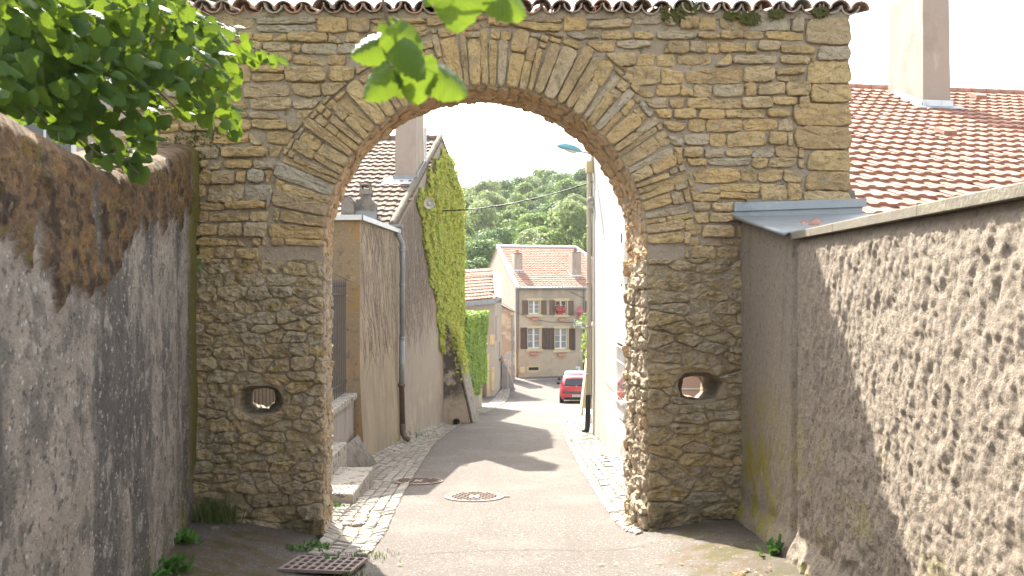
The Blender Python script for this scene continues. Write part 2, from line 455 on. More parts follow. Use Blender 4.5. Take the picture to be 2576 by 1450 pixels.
M['pipe_beige'] = mat('beige plastic pipe', (.52, .46, .37), layers=[lay((.42, .37, .3), (6, 6, 1), .5, .7, .5)], rough=.5)
M['pipe_black'] = mat('black plastic pipe foot', (.028, .03, .032), rough=.45)
M['horn'] = mat('grey loudspeaker enamel', (.55, .52, .46), rough=.5)
M['lamp_blue'] = mat('turquoise lamp enamel', (.16, .40, .47), rough=.35, spec=.5)
M['lamp_glass'] = mat('lamp diffuser', (.60, .62, .60), rough=.25)
M['cable'] = mat('black cable', (.02, .02, .02), rough=.6)
M['beige_panel'] = mat('pale ochre buttress render', (.55, .47, .29), layers=[lay((.45, .39, .25), 2, .5, .7, .5)], bump=[(20, .006)])
M['white_step'] = mat('white step stone', (.68, .66, .62), bump=[(20, .006)])
M['garage'] = mat('pinkish brown garage panel', (.46, .31, .25), rough=.6)
M['pink_metal'] = mat('faded red enamel', (.42, .10, .13), rough=.5)
M['box_clay'] = mat('clay flower box', (.46, .20, .15), rough=.7)
M['red_box'] = mat('red flower box', (.42, .02, .04), rough=.5)
M['flower'] = mat('pink geranium petals', (.6, .08, .12), rnd=[(.62, .07, .12), (.70, .18, .22), (.50, .03, .06)], rough=.6, transl=.2)
M['mirror'] = mat('traffic mirror', (.6, .62, .63), rough=.08, metal=.9)
M['sign_back'] = mat('sign back metal', (.42, .43, .43), rough=.45, metal=.4)
M['moss'] = mat('moss cushion', (.10, .105, .03), layers=[lay((.17, .15, .035), 30, .5, .7, .8), lay((.04, .045, .015), 22, .55, .7, .8)], bump=[(60, .02)])


def veins(m):
    """lighter side veins on leaves, from the leaf's own (across, along) coordinates kept in the mesh"""
    N, L = m.node_tree.nodes, m.node_tree.links
    b = N['Principled BSDF']
    at_ = N.new('ShaderNodeAttribute')
    at_.attribute_name = 'leaf_uv'
    sx = N.new('ShaderNodeSeparateXYZ')
    L.new(at_.outputs['Vector'], sx.inputs[0])

    def mt(op, a, c=0.0):
        n = N.new('ShaderNodeMath')
        n.operation = op
        for i, q in enumerate((a, c)):
            if isinstance(q, (int, float)):
                n.inputs[i].default_value = q
            else:
                L.new(q, n.inputs[i])
        return n.outputs[0]
    ax = mt('ABSOLUTE', sx.outputs['X'])
    fr = mt('FRACT', mt('MULTIPLY', mt('SUBTRACT', sx.outputs['Y'], mt('MULTIPLY', ax, .75)), 7.0))
    side = mt('GREATER_THAN', mt('ABSOLUTE', mt('SUBTRACT', fr, .5)), .41)
    v = mt('MAXIMUM', side, mt('LESS_THAN', ax, .022))
    src = b.inputs['Base Color'].links[0].from_socket
    mx = N.new('ShaderNodeMix')
    mx.data_type = 'RGBA'
    L.new(mt('MULTIPLY', v, .4), mx.inputs[0])
    L.new(src, mx.inputs[6])
    mx.inputs[7].default_value = (.085, .16, .035, 1)
    L.new(mx.outputs[2], b.inputs['Base Color'])
    bp = N.new('ShaderNodeBump')
    bp.inputs['Strength'].default_value = .5
    bp.inputs['Distance'].default_value = .004
    L.new(mt('ABSOLUTE', mt('SUBTRACT', fr, .5)), bp.inputs['Height'])
    L.new(bp.outputs[0], b.inputs['Normal'])


veins(M['leaf'])

# ------------------------------------------------------------------ 2-D helpers for masonry
def clip(poly, nx, nz, c):
    """keep the side nx*x + nz*z <= c"""
    out = []
    n = len(poly)
    for i in range(n):
        a, b = poly[i], poly[(i + 1) % n]
        da, db = nx * a[0] + nz * a[1] - c, nx * b[0] + nz * b[1] - c
        if da <= 0:
            out.append(a)
        if (da < 0 < db) or (db < 0 < da):
            t = da / (da - db)
            out.append((a[0] + (b[0] - a[0]) * t, a[1] + (b[1] - a[1]) * t))
    return out


def area(p):
    return .5 * sum(p[i][0] * p[(i + 1) % len(p)][1] - p[(i + 1) % len(p)][0] * p[i][1] for i in range(len(p)))


def centroid(p):
    return (sum(q[0] for q in p) / len(p), sum(q[1] for q in p) / len(p))


def inset(p, d):
    if len(p) < 3:
        return []
    if area(p) < 0:
        p = p[::-1]
    out = list(p)
    for i in range(len(p)):
        a, b = p[i], p[(i + 1) % len(p)]
        ex, ez = b[0] - a[0], b[1] - a[1]
        l = math.hypot(ex, ez)
        if l < 1e-6:
            continue
        nx, nz = ez / l, -ex / l
        out = clip(out, nx, nz, nx * a[0] + nz * a[1] - d)
        if len(out) < 3:
            return []
    return out


def chaikin(p, k=1, w=.25):
    for _ in range(k):
        q = []
        for i in range(len(p)):
            a, b = p[i], p[(i + 1) % len(p)]
            q.append((a[0] * (1 - w) + b[0] * w, a[1] * (1 - w) + b[1] * w))
            q.append((a[0] * w + b[0] * (1 - w), a[1] * w + b[1] * (1 - w)))
        p = q
    return p


def resample(p, n):
    L = [0]
    for i in range(len(p)):
        a, b = p[i], p[(i + 1) % len(p)]
        L.append(L[-1] + math.hypot(b[0] - a[0], b[1] - a[1]))
    out = []
    j = 0
    for k in range(n):
        t = L[-1] * k / n
        while L[j + 1] < t:
            j += 1
        a, b = p[j], p[(j + 1) % len(p)]
        s = (t - L[j]) / max(1e-9, L[j + 1] - L[j])
        out.append((a[0] + (b[0] - a[0]) * s, a[1] + (b[1] - a[1]) * s))
    return out


def voronoi(pts, box, asp):
    cells = []
    for i, p in enumerate(pts):
        poly = [(box[0], box[2]), (box[1], box[2]), (box[1], box[3]), (box[0], box[3])]
        for j, q in enumerate(pts):
            if i == j or abs(p[0] - q[0]) > .9 or abs(p[1] - q[1]) > .6:
                continue
            nx, nz = q[0] - p[0], (q[1] - p[1]) * asp * asp
            c = nx * (p[0] + q[0]) / 2 + nz * (p[1] + q[1]) / 2
            poly = clip(poly, nx, nz, c)
            if len(poly) < 3:
                break
        if len(poly) >= 3:
            cells.append(poly)
    return cells


def stone_geo(poly, f, prot, rng, n=22, back=.05, rough=.010, shoulder=.018, wob=.006):
    """pillow-shaped stone over outline poly; f(a, b, d) maps outline + protrusion to space"""
    sd = rng.random() * 90
    pts = resample(chaikin(chaikin(poly, 1, .10), 1, .22), n)
    cx, cz = centroid(pts)
    hw = max(.02, max(abs(p[0] - cx) for p in pts))
    hh = max(.02, max(abs(p[1] - cz) for p in pts))
    pts = [(x + wob * noise.noise(Vector((x * 22, z * 22, sd))), z + wob * noise.noise(Vector((x * 22, z * 22, sd + 9)))) for x, z in pts]
    tx, tz = rng.uniform(-.06, .06), rng.uniform(-.10, .10)
    vs, fs = [], []
    for ins, dep in ((0, None), (0, .55), (shoulder, .93), (shoulder * 3, 1.0), (.55, 1.02)):
        for x, z in pts:
            if ins == .55:
                kx = kz = .42
            else:
                kx, kz = max(.3, 1 - ins / hw), max(.3, 1 - ins / hh)
            a, b = cx + (x - cx) * kx, cz + (z - cz) * kz
            if dep is None:
                d = -back
            else:
                d = prot * dep + (tx * (a - cx) + tz * (b - cz)) * dep + rough * noise.noise(Vector((a * 16, b * 16, sd))) * (1 if dep > .5 else .5) + .5 * rough * noise.noise(Vector((a * 45, b * 45, sd)))
            vs.append(f(a, b, d))
    vs.append(f(cx, cz, prot + rough * noise.noise(Vector((cx * 16, cz * 16, sd)))))
    for r in range(4):
        for k in range(n):
            j = (k + 1) % n
            fs.append((r * n + k, r * n + j, (r + 1) * n + j, (r + 1) * n + k))
    c = len(vs) - 1
    fs += [(4 * n + k, 4 * n + (k + 1) % n, c) for k in range(n)]
    return vs, fs


# ------------------------------------------------------------------ ground, road, paving
def sheet(xs, ys, zf):
    return [[(x, y, zf(x, y)) for x in xs] for y in ys]


g = MB()
g.grid(sheet(np.linspace(-220, 220, 40), np.concatenate([np.linspace(-80, 0, 8), np.linspace(4, 60, 20)]), lambda x, y: ground(0, y) - .12))
o = g.build('ground', M['soil'], kind='structure', fix=False)

blobs = [(-2.75, 7.2, .75), (-2.3, 6.4, .8), (-2.6, 8.1, .35), (1.95, 7.2, .6), (2.1, 6.4, .7), (2.05, 8.15, .5), (1.5, 6.1, .5), (.95, 6.4, .4)]
xs = np.concatenate([np.linspace(-5.5, -3.8, 6), np.linspace(-3.7, 3.2, 116), np.linspace(3.5, 16, 16)])
ys = np.concatenate([np.linspace(-8, 5.4, 14), np.linspace(5.6, 11, 90), np.linspace(11.3, 60, 110)])
rd = MB()


def left_edge(y):
    return float(np.interp(y, [6.9, 8.0, 9, 11.2, 13.8, 18.9, 24.7, 30, 40, 50], [-1.45, -1.40, -1.42, -1.56, -1.68, -1.86, -1.72, -1.35, -.7, -.35]))


def right_edge(y):
    return float(np.interp(y, [8.2, 9.1, 11, 14.9, 20.1, 25.3, 30], [1.38, 1.25, 1.22, 1.25, 1.34, 1.55, 2.1]))


def left_face(y):
    return float(np.interp(y, [7.0, 8.7, 9.5, 9.6, 13.5, 15.6, 19.7, 26, 30, 36, 47, 50.5], [-1.98, -2.04, -2.18, -3.1, -3.1, -3.0, -2.87, -2.25, -1.88, -1.31, -.9, -.55]))


def road_z(x, y):
    z = ground(x, y) + .010 * noise.noise(Vector((x * 1.3, y * 1.3, 3)))
    if 7.85 < y < 31.5:
        z -= .22 * sm(left_edge(y) - .02, left_edge(y) - .14, x) * (sm(left_face(y) - .08, left_face(y) + .02, x) if y < 9 else 1)
    if 8.9 < y < 27.3:
        z -= .15 * sm(right_edge(y) + .02, right_edge(y) + .14, x)
    return z


rows = sheet(xs, ys, road_z)
rd.grid(rows)
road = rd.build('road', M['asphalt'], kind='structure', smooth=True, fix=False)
mv, dk = [], []
for x, y, z in rd.v:
    m = 0
    for bx, by, br in blobs:
        d = math.hypot(x - bx, y - by) / br + .35 * noise.noise(Vector((x * 4, y * 4, 1)))
        m = max(m, 1 - sm(.55, 1.1, d))
    mv.append(m)
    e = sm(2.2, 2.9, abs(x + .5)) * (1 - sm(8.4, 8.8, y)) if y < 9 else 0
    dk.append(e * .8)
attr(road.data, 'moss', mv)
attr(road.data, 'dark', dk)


def strip_ribbon(pts, w, lift=.006):
    b = MB()
    L, Rr = [], []
    for i, (x, y) in enumerate(pts):
        a, c = pts[max(i - 1, 0)], pts[min(i + 1, len(pts) - 1)]
        dx, dy = c[0] - a[0], c[1] - a[1]
        l = math.hypot(dx, dy) or 1
        ww = w * (.4 + 1.2 * abs(noise.noise(Vector((x * 9, y * 9, 5)))))
        for s, lst in ((1, L), (-1, Rr)):
            px, py = x - dy / l * ww * s, y + dx / l * ww * s
            lst.append((px, py, ground(px, py) + .010 * noise.noise(Vector((px * 1.3, py * 1.3, 3))) + lift))
    b.grid([L, Rr])
    return b


R = random.Random(11)
pts = [(-1.2 + t * .075, 7.86 + .10 * math.sin(t * .13) + .05 * noise.noise(Vector((t * .4, 0, 0))) + t * .008) for t in range(36)]
strip_ribbon(pts, .008).build('crack', M['black'], road, fix=False)
pts = [(-1.3 + t * .08, 17.6 + .05 * noise.noise(Vector((t * .5, 3, 0)))) for t in range(32)]
strip_ribbon(pts, .02).build('crack', M['black'], road, fix=False)
strip_ribbon([(-1.0 + t * .1, 54.2 + t * .024) for t in range(50)], .10).build('kerb_line', M['white_step'], road, fix=False)


def right_face(y):
    return float(np.interp(y, [8.2, 9.5, 9.6, 14.5, 15.9, 16.8, 22, 22.1, 30], [1.42, 1.42, 2.9, 2.75, 2.35, 2.12, 2.2, 3.3, 3.3]))


def paving(name, x0f, x1f, y0, y1, dip, sw, sl, seed):
    """courses of setts running along the lane between two edges; the largest 300 in view are parts"""
    r = random.Random(seed)

    def z(x, y):
        a, b = x0f(y), x1f(y)
        t = (x - a) / max(.1, b - a)
        return ground(x, y) + .012 + dip * (-.10 * math.sin(math.pi * min(1, max(0, t))) + .05 * (1 - t)) * sm(7.6, 9.6, y)

    ys_ = np.arange(y0, y1 + .01, .25)
    base = MB()
    base.grid([[(x0f(y) + (x1f(y) - x0f(y)) * t, y, z(x0f(y) + (x1f(y) - x0f(y)) * t, y) - .012) for t in np.linspace(0, 1, 9)] for y in ys_])
    po = base.build(name, M['joint'], kind='structure', fix=False)
    stones = []
    y = y0
    ncol = 9
    cur = [y0 + r.uniform(0, sl) for _ in range(ncol * 3)]
    for c in range(ncol * 3):
        yy = y0 + r.uniform(-.1, 0)
        while yy < y1:
            ln = sl * r.uniform(.7, 1.35)
            a, b = x0f(yy + ln / 2), x1f(yy + ln / 2)
            n = max(2, round((b - a) / sw))
            if c < n:
                w = (b - a) / n
                stones.append((a + w * (c + .5), yy + ln / 2, w * .5 - .010, ln * .5 - .010))
            yy += ln
    geo = []
    for x, yc, hx, hy in stones:
        if hx < .015 or hy < .015:
            continue
        zc = z(x, yc) + r.uniform(-.006, .010)
        sx = (z(x + hx, yc) - z(x - hx, yc)) / (2 * hx) + r.uniform(-.05, .05)
        sy = (z(x, yc + hy) - z(x, yc - hy)) / (2 * hy) + r.uniform(-.05, .05)
        k = r.uniform(-.12, .12)
        ex, ey = Vector((hx, k * hx, sx * hx)), Vector((-k * hy, hy, sy * hy))
        b = MB().cbox((x, yc, zc - .03), ex, ey, (0, 0, .042), .012)
        b.v = [(p[0] + r.uniform(-.006, .006), p[1] + r.uniform(-.006, .006), p[2] + r.uniform(-.003, .003)) for p in b.v]
        s = hx * hy / (yc * yc)
        geo.append((s, b))
    geo.sort(key=lambda q: -q[0])
    for s, b in geo[:300]:
        b.build('paving_stone', M['sett'], po, fix=False)
    rest = MB()
    for s, b in geo[300:]:
        rest.add(b.v, b.f)
    rest.build('paving_stones_beyond', M['sett'], po, kind='stuff', fix=False)
    return po


paving('gutter_paving', left_face, left_edge, 7.8, 31.5, 1.0, .17, .13, 3)
paving('pavement', right_edge, right_face, 8.6, 27.5, -.3, .15, .17, 4)
paving('corner_paving', lambda y: float(np.interp(y, [31.6, 36, 47, 50], [-1.7, -1.25, -.95, -.6])), lambda y: float(np.interp(y, [31.6, 40, 50], [-1.05, -.35, -.1])), 31.6, 50, 0, .2, .2, 5)

# ------------------------------------------------------------------ gate wall with arch
YF, YB = 8.7, 9.5
ACX, ACZ, AR, SK = -.29, 1.97, 1.77, -.10
WX0, WX1, WTOP = -4.15, 3.68, 4.50
gate = thing('gate_wall', 'ochre rubble stone gateway wall with round arch and clay tile coping', 'gate wall', (ACX, 9.1, -1.2))
holes = [dict(f=(-2.75, .306), b=(-2.95, .235), r=(.235, .16), rb=(.125, .11)), dict(f=(2.05, .46), b=(2.125, .36), r=(.235, .155), rb=(.125, .12))]

body = MB()
prof = [(WX0, -2.0), (ACX - AR, -2.0)]
prof += [(ACX - AR * math.cos(t), ACZ + AR * math.sin(t)) for t in np.linspace(0, math.pi, 41)]
prof += [(ACX + AR, -2.0), (WX1, -2.0), (WX1, WTOP), (WX0, WTOP)]
na = len(prof)
sk = [SK if 1 <= i <= na - 4 else 0 for i in range(na)]
vs = [(x, YF, z) for x, z in prof] + [(x + sk[i], YB, z) for i, (x, z) in enumerate(prof)]
body.add(vs, [tuple(range(na)), tuple(range(na, 2 * na))[::-1]] + [(i, (i + 1) % na, (i + 1) % na + na, i + na) for i in range(na)])
me_body = body.mesh('masonry_core', M['mortar'], fix=True)
cut = MB()
for h in holes:
    n = 30
    rings = []
    for t in (-.25, 0, .35, .7, 1.0, 1.25):
        k = min(1, max(0, t))
        y = YF + (YB - YF) * t
        cx = h['f'][0] + (h['b'][0] - h['f'][0]) * t
        cz = h['f'][1] + (h['b'][1] - h['f'][1]) * t
        e = (1 - k) ** 1.5
        rx, rz = h['rb'][0] + (h['r'][0] - h['rb'][0]) * e, h['rb'][1] + (h['r'][1] - h['rb'][1]) * e
        rings.append([(cx + rx * math.copysign(abs(math.cos(a)) ** .72, math.cos(a)) * (1 + .26 * noise.noise(Vector((math.cos(a) * 2, math.sin(a) * 2, t * 2 + h['f'][0]))) + .08 * noise.noise(Vector((math.cos(a) * 6, math.sin(a) * 6, t * 3)))), y, cz + rz * math.copysign(abs(math.sin(a)) ** .72, math.sin(a)) * (1 + .26 * noise.noise(Vector((math.cos(a) * 2, math.sin(a) * 2, t * 2 + 5))) + .10 * noise.noise(Vector((math.cos(a) * 6, math.sin(a) * 6, t * 3 + 5))))) for a in (2 * math.pi * i / n for i in range(n))])
    vs = [p for r_ in rings for p in r_]
    fs = [(i * n + k, i * n + (k + 1) % n, (i + 1) * n + (k + 1) % n, (i + 1) * n + k) for i in range(5) for k in range(n)]
    fs += [tuple(range(n)), tuple(range(5 * n, 6 * n))[::-1]]
    cut.add(vs, fs)
oc = bpy.data.objects.new('cutter', cut.mesh('cutter', None, fix=True))
ob = bpy.data.objects.new('core', me_body)
C.objects.link(oc)
C.objects.link(ob)
md = ob.modifiers.new('b', 'BOOLEAN')
md.object = oc
md.operation = 'DIFFERENCE'
md.solver = 'EXACT'
dg = bpy.context.evaluated_depsgraph_get()
me_cut = bpy.data.meshes.new_from_object(ob.evaluated_get(dg))
bpy.data.objects.remove(ob)
bpy.data.objects.remove(oc)
link('masonry_core', me_cut, gate)

R = random.Random(5)


def front(a, b, d):
    return (a, YF - d, b)


def away_from_circle(p, cx, cz, r, rz=None):
    """clip p to the outside of a circle / ellipse by the tangent nearest to its centroid"""
    k = r / (rz or r)
    q = [(x - cx, (z - cz) * k) for x, z in p]
    c = centroid(q)
    l = math.hypot(*c)
    if l < 1e-6:
        return []
    nx, nz = -c[0] / l, -c[1] / l
    q = clip(q, nx, nz, -r)
    return [(x + cx, z / k + cz) for x, z in q]


def ring_r(ang):
    return 2.34 + .18 * noise.noise(Vector((math.cos(ang) * 3.1, math.sin(ang) * 3.1, 7))) + (.10 if ang > .9 else 0)


# voussoirs of the arch ring
a0 = .02
vouss = []
vspan = []
while a0 < math.pi - .03:
    da = R.choice([.034, .042, .05, .058, .066, .08]) * R.uniform(.9, 1.1)
    a1 = min(math.pi - .01, a0 + da)
    lo, hi = AR - .005, ring_r((a0 + a1) / 2) + R.uniform(-.26, .03)
    tw = R.uniform(-.012, .012)
    vspan.append((a0, a1, hi))
    cuts = [lo, hi]
    if R.random() < .38 and hi - lo > .42:
        cuts = [lo, lo + (hi - lo) * R.uniform(.35, .65), hi]
    for c0, c1 in zip(cuts, cuts[1:]):
        am = (a0 + a1) / 2
        pl = []
        for a, r_ in ((a0, c0), (a1, c0), (a1 + tw, c1), (am + tw, c1 + R.uniform(.0, .03)), (a0 + tw, c1)):
            pl.append((ACX + r_ * math.cos(a), ACZ + r_ * math.sin(a)))
        vouss.append(pl)
    a0 = a1
for (v0, v1, vh) in list(vspan):
    loc = max(v_[2] for v_ in vspan if v_[1] > v0 - .10 and v_[0] < v1 + .10)
    r_in = vh
    while loc - r_in > .05:
        r_out = min(loc, r_in + R.uniform(.07, .16))
        vouss.append([(ACX + r_ * math.cos(a), ACZ + r_ * math.sin(a)) for a, r_ in ((v0, r_in + .004), (v1, r_in + .004), (v1, r_out), (v0, r_out))])
        r_in = r_out
for pl in vouss:
    q = inset(pl, R.uniform(.003, .008))
    if len(q) < 3 or abs(area(q)) < .0014:
        continue
    vs, fs = stone_geo(q, front, R.uniform(.020, .060), R, n=24, shoulder=.007, rough=.020)
    MB().add(vs, fs).build('voussoir', M['stone'], gate)

# coursed upper masonry
polys = []          # (polygon, kind, protrusion range)
quoins = []
z = 1.95
while z < WTOP - .06:
    h = R.uniform(.16, .34)
    if z + h > WTOP - .15:
        h = WTOP - z
    w = R.uniform(.34, .62)
    quoins.append((z, z + h, w))
    polys.append(([(WX1 - w, z), (WX1 + .03, z + R.uniform(-.02, .02)), (WX1 + R.uniform(0, .03), z + h), (WX1 - w + R.uniform(-.05, .05), z + h + R.uniform(-.02, .02))], 'u', (.03, .06)))
    z += h


def quoin_left(zz):
    for a, b, w in quoins:
        if a <= zz <= b:
            return WX1 - w
    return WX1


def wav(zz, x):
    return zz + .035 * noise.noise(Vector((x * .9, zz * 2, 4))) + .015 * noise.noise(Vector((x * 3, zz * 3, 8)))


zrow = 1.86
while zrow < WTOP - .05:
    h = R.choice([.09, .11, .13, .14, .16, .19])
    if zrow + h > WTOP - .08:
        h = WTOP - zrow
    x = WX0 + R.uniform(-.2, 0)
    while x < WX1:
        w = max(.11, R.gauss(.30, .11)) * (.75 + h * 2.2)
        x2 = x + w
        zt = zrow + h
        j = lambda s: R.uniform(-s, s)
        cx = (x + x2) / 2
        p = [(x + j(.015), wav(zrow, x)), (cx, wav(zrow, cx) + j(.012)), (x2 + j(.015), wav(zrow, x2)), (x2 + j(.02), wav(zt, x2)), (cx + j(.1), wav(zt, cx) + j(.015)), (x + j(.02), wav(zt, x))]
        if R.random() < .25:                         # knocked-off corner
            k = R.randrange(6)
            c = centroid(p)
            p[k] = (p[k][0] * .8 + c[0] * .2, p[k][1] * .7 + c[1] * .3)
        parts = [p]
        if h > .16 and w > .25 and R.random() < .2:
            zm = zrow + h * R.uniform(.4, .6)
            sl = R.uniform(-.06, .06)
            parts = [clip(p, -sl, 1, zm - sl * cx), clip(p, sl, -1, -(zm - sl * cx))]
        for q in parts:
            if len(q) < 3:
                continue
            c = centroid(q)
            d = math.hypot(c[0] - ACX, c[1] - ACZ)
            ang = math.atan2(c[1] - ACZ, c[0] - ACX)
            if c[1] > ACZ - .3 and d < 3.1:
                angs = [math.atan2(p_[1] - ACZ, p_[0] - ACX) for p_ in q]
                his = [v_[2] for v_ in vspan if v_[1] > min(angs) - .01 and v_[0] < max(angs) + .01]
                q = away_from_circle(q, ACX, ACZ, (max(his) if his else ring_r(max(0, ang))) + .015)
            if len(q) < 3:
                continue
            c = centroid(q)
            if c[1] < ACZ + .05 and abs(c[0] - ACX) < AR + .02:
                continue
            if c[0] > 2.6:
                q = clip(q, 1, 0, quoin_left(c[1]) - .005)
            if len(q) >= 3:
                polys.append((q, 'u', (.018, .060)))
        x = x2
    zrow += h

# rubble piers: irregular cells
for (x0, x1, z0, z1, dx, dz) in ((-3.62, ACX - AR + .005, -1.35, 1.86, .25, .125), (ACX + AR - .005, 2.62, -1.30, 1.86, .30, .105)):
    pts = []
    row = 0
    zz = z0
    while zz < z1:
        dzz = dz * R.uniform(.75, 1.3) * (1.5 if zz < -.75 else 1)
        xx = x0 + (row % 2) * dx * .5 + R.uniform(-.06, .06)
        while xx < x1 + .05:
            ddx = dx * R.uniform(.6, 1.5) * (1.35 if zz < -.75 else 1)
            pts.append((xx + ddx / 2 + R.uniform(-.04, .04), zz + dzz / 2 + R.uniform(-.35, .35) * dzz))
            xx += ddx
        zz += dzz
        row += 1
    for q in voronoi(pts, (x0, x1, z0, z1), 2.2):
        for h in holes:
            c = centroid(q)
            if abs(c[0] - h['f'][0]) < .5 and abs(c[1] - h['f'][1]) < .4 and len(q) >= 3:
                q = away_from_circle(q, h['f'][0], h['f'][1], h['r'][0] * 1.10, h['r'][1] * 1.12)
                if len(q) < 3:
                    break
        if len(q) >= 3:
            c = centroid(q)
            polys.append((q, 'r', (.03, .085) if c[1] < -.8 else (.006, .055)))
built = []
for q, kind, pr in polys:
    q = inset(q, R.uniform(.002, .008) if kind == 'u' else R.uniform(.001, .010))
    if len(q) < 3:
        continue
    ar = abs(area(q))
    if ar < .0022:
        continue
    cx, cz = centroid(q)
    hw = max(abs(p[0] - cx) for p in q)
    hh = max(abs(p[1] - cz) for p in q)
    if min(hw, hh) < .02:
        continue
    built.append((ar, q, kind, R.uniform(*pr)))
built.sort(key=lambda t: -t[0])
vis = [t for t in built if not (centroid(t[1])[0] > 2.55 and centroid(t[1])[1] < 2.0)]
rest = MB()
rest_u = MB()
for i, (ar, q, kind, pr) in enumerate(vis):
    rub = kind == 'r'
    vs, fs = stone_geo(q, front, pr, R, n=22 if i < 200 else 16, rough=.034 if rub else .020, shoulder=.014 if rub else .007, wob=.020 if rub else .014)
    if i < 300:
        MB().add(vs, fs).build('stone', M['old_stone'] if rub else M['stone'], gate, smooth=False)
    else:
        (rest if rub else rest_u).add(vs, fs)
rest.build('small_rubble', M['old_stone'], gate, kind='stuff')
if rest_u.v:
    rest_u.build('small_pinning_stones', M['stone'], gate, kind='stuff')

# stones of the soffit and jambs
JL = ACZ + 1.45
TOT = 2 * JL + math.pi * AR


def soffit(s, b, d):
    """s along the opening from the foot of the right jamb over the arch to the left foot, b depth 0..1"""
    if s < JL:
        x, z, nx, nz = ACX + AR, ACZ - JL + s, -1, 0
    elif s < JL + math.pi * AR:
        t = (s - JL) / AR
        x, z, nx, nz = ACX + AR * math.cos(t), ACZ + AR * math.sin(t), -math.cos(t), -math.sin(t)
    else:
        x, z, nx, nz = ACX - AR, ACZ - (s - JL - math.pi * AR), 1, 0
    return (x + nx * d + SK * b / .8, YF + b, z + nz * d)


pts = []
ss = 0
while ss < TOT:
    ds = R.uniform(.10, .19)
    b = R.uniform(-.08, 0)
    while b < .82:
        db = R.uniform(.14, .30)
        pts.append((ss + ds / 2 + R.uniform(-.03, .03), b + db / 2))
        b += db
    ss += ds
cells = voronoi(pts, (0, TOT, .0, .80), 1.0)
geo = []
for q in cells:
    q = inset(q, R.uniform(.004, .014))
    if len(q) < 3 or abs(area(q)) < .002:
        continue
    c = centroid(q)
    jamb = c[0] < JL
    pr = R.uniform(.008, .06) if jamb else R.uniform(.002, .032)
    geo.append((abs(area(q)), q, pr, jamb))
geo.sort(key=lambda t: -t[0])
rest = MB()
for i, (ar, q, pr, jamb) in enumerate(geo):
    vs, fs = stone_geo(q, soffit, pr, R, n=16, rough=.026, shoulder=.014, wob=.014)
    if i < 300:
        MB().add(vs, fs).build('soffit_stone', M['jamb'] if centroid(q)[0] < JL - .1 or centroid(q)[0] > TOT - JL + .1 else M['soffit'], gate)
    else:
        rest.add(vs, fs)
if rest.v:
    rest.build('small_soffit_rubble', M['soffit'], gate, kind='stuff')

# canal tiles along the top: troughs below, covers above, on both slopes of the little roof
def canal(rad0, rad1, ln, up, th=.016, n=8):
    b = MB()
    vs = []
    for y, r_ in ((0, rad0), (ln, rad1)):
        for rr in (r_, r_ - th):
            for k in range(n + 1):
                a = math.pi * k / n
                vs.append((rr * math.cos(a), y, up * rr * math.sin(a) * .92))
    m = n + 1
    fs = []
    for k in range(n):
        fs += [(k, k + 1, 2 * m + k + 1, 2 * m + k), (m + k, 3 * m + k, 3 * m + k + 1, m + k + 1), (k, m + k, m + k + 1, k + 1), (2 * m + k, 2 * m + k + 1, 3 * m + k + 1, 3 * m + k)]
    for k in (0, n):
        fs.append((k, m + k, 3 * m + k, 2 * m + k))
    return b.add(vs, fs)


cov = [canal(.106 + e, .092 + e, .52, 1).mesh('cover_tile', M['canal'], smooth=False, fix=True) for e in (0, .006, -.005)]
tro = [canal(.104 + e, .092 + e, .52, -1).mesh('trough_tile', M['canal'], smooth=False, fix=True) for e in (0, .004)]
sp = .216
k = 0
x = WX0 + .05
while x < WX1 + .04:
    for side in (1, -1):
        for kind in (0, 1):
            xx = x + (sp / 2 if kind else 0) + R.uniform(-.012, .012)
            o = link('cover_tile' if kind else 'trough_tile', R.choice(cov if kind else tro), gate)
            y0 = YF - .085 + R.uniform(-.05, .03) if side == 1 else YB + .10
            pitch = math.radians(13 + R.uniform(-2, 2))
            zz = WTOP + (.055 if kind else .105) + R.uniform(-.008, .008)
            rot = Matrix.Rotation(pitch, 4, 'X') if side == 1 else Matrix.Rotation(math.pi, 4, 'Z') @ Matrix.Rotation(pitch, 4, 'X')
            o.matrix_basis = Matrix.Translation((xx, y0, zz)) @ Matrix.Rotation(R.uniform(-.05, .05), 4, 'Z') @ rot @ Matrix.Rotation(R.uniform(-.16, .16), 4, 'Y')
    x += sp
# bed of mortar under the tiles
b = MB()
rows = []
for x in np.linspace(WX0, WX1, 150):
    w = .03 * math.cos(2 * math.pi * (x - WX0 - .05) / sp)
    rows.append([(x, YF - .02, WTOP - .03), (x, YF - .035, WTOP + .02), (x, YF - .02, WTOP + .055 - w), (x, 9.1, WTOP + .19), (x, YB, WTOP + .06), (x, YB + .01, WTOP - .03)])
b.grid(rows)
b.build('tile_bed', M['mortar'], gate, smooth=True)
# moss cushions hanging under the tiles
for (u, v, r_) in ((2690, 0, 0), (2330, 14, .10), (1690, 40, .10), (1885, 48, .085), (2060, 34, .06), (2145, 60, .05), (1735, 22, .08), (1840, 40, .06), (1950, 40, .05)):
    if not r_:
        continue
    p = at(u, v, YF - .03)
    if p.x > WX1 - .1:
        continue
    mm = MB()
    nn = 90
    for _ in range(nn):
        a = R.uniform(0, 2 * math.pi)
        rr = r_ * math.sqrt(R.random())
        c = Vector((p.x + 1.5 * rr * math.cos(a), p.y - .02 + R.uniform(-.02, .02), p.z + .8 * rr * math.sin(a)))
        s = R.uniform(.012, .028)
        mm.add([c + Vector((-s, -s * .4, 0)), c + Vector((s, -s * .2, -s)), c + Vector((0, -s, s)), c + Vector((0, .02, 0))], [(0, 1, 2), (0, 2, 3), (1, 3, 2), (0, 3, 1)])
    mm.build('moss_cushion', M['moss'], gate, kind='stuff')
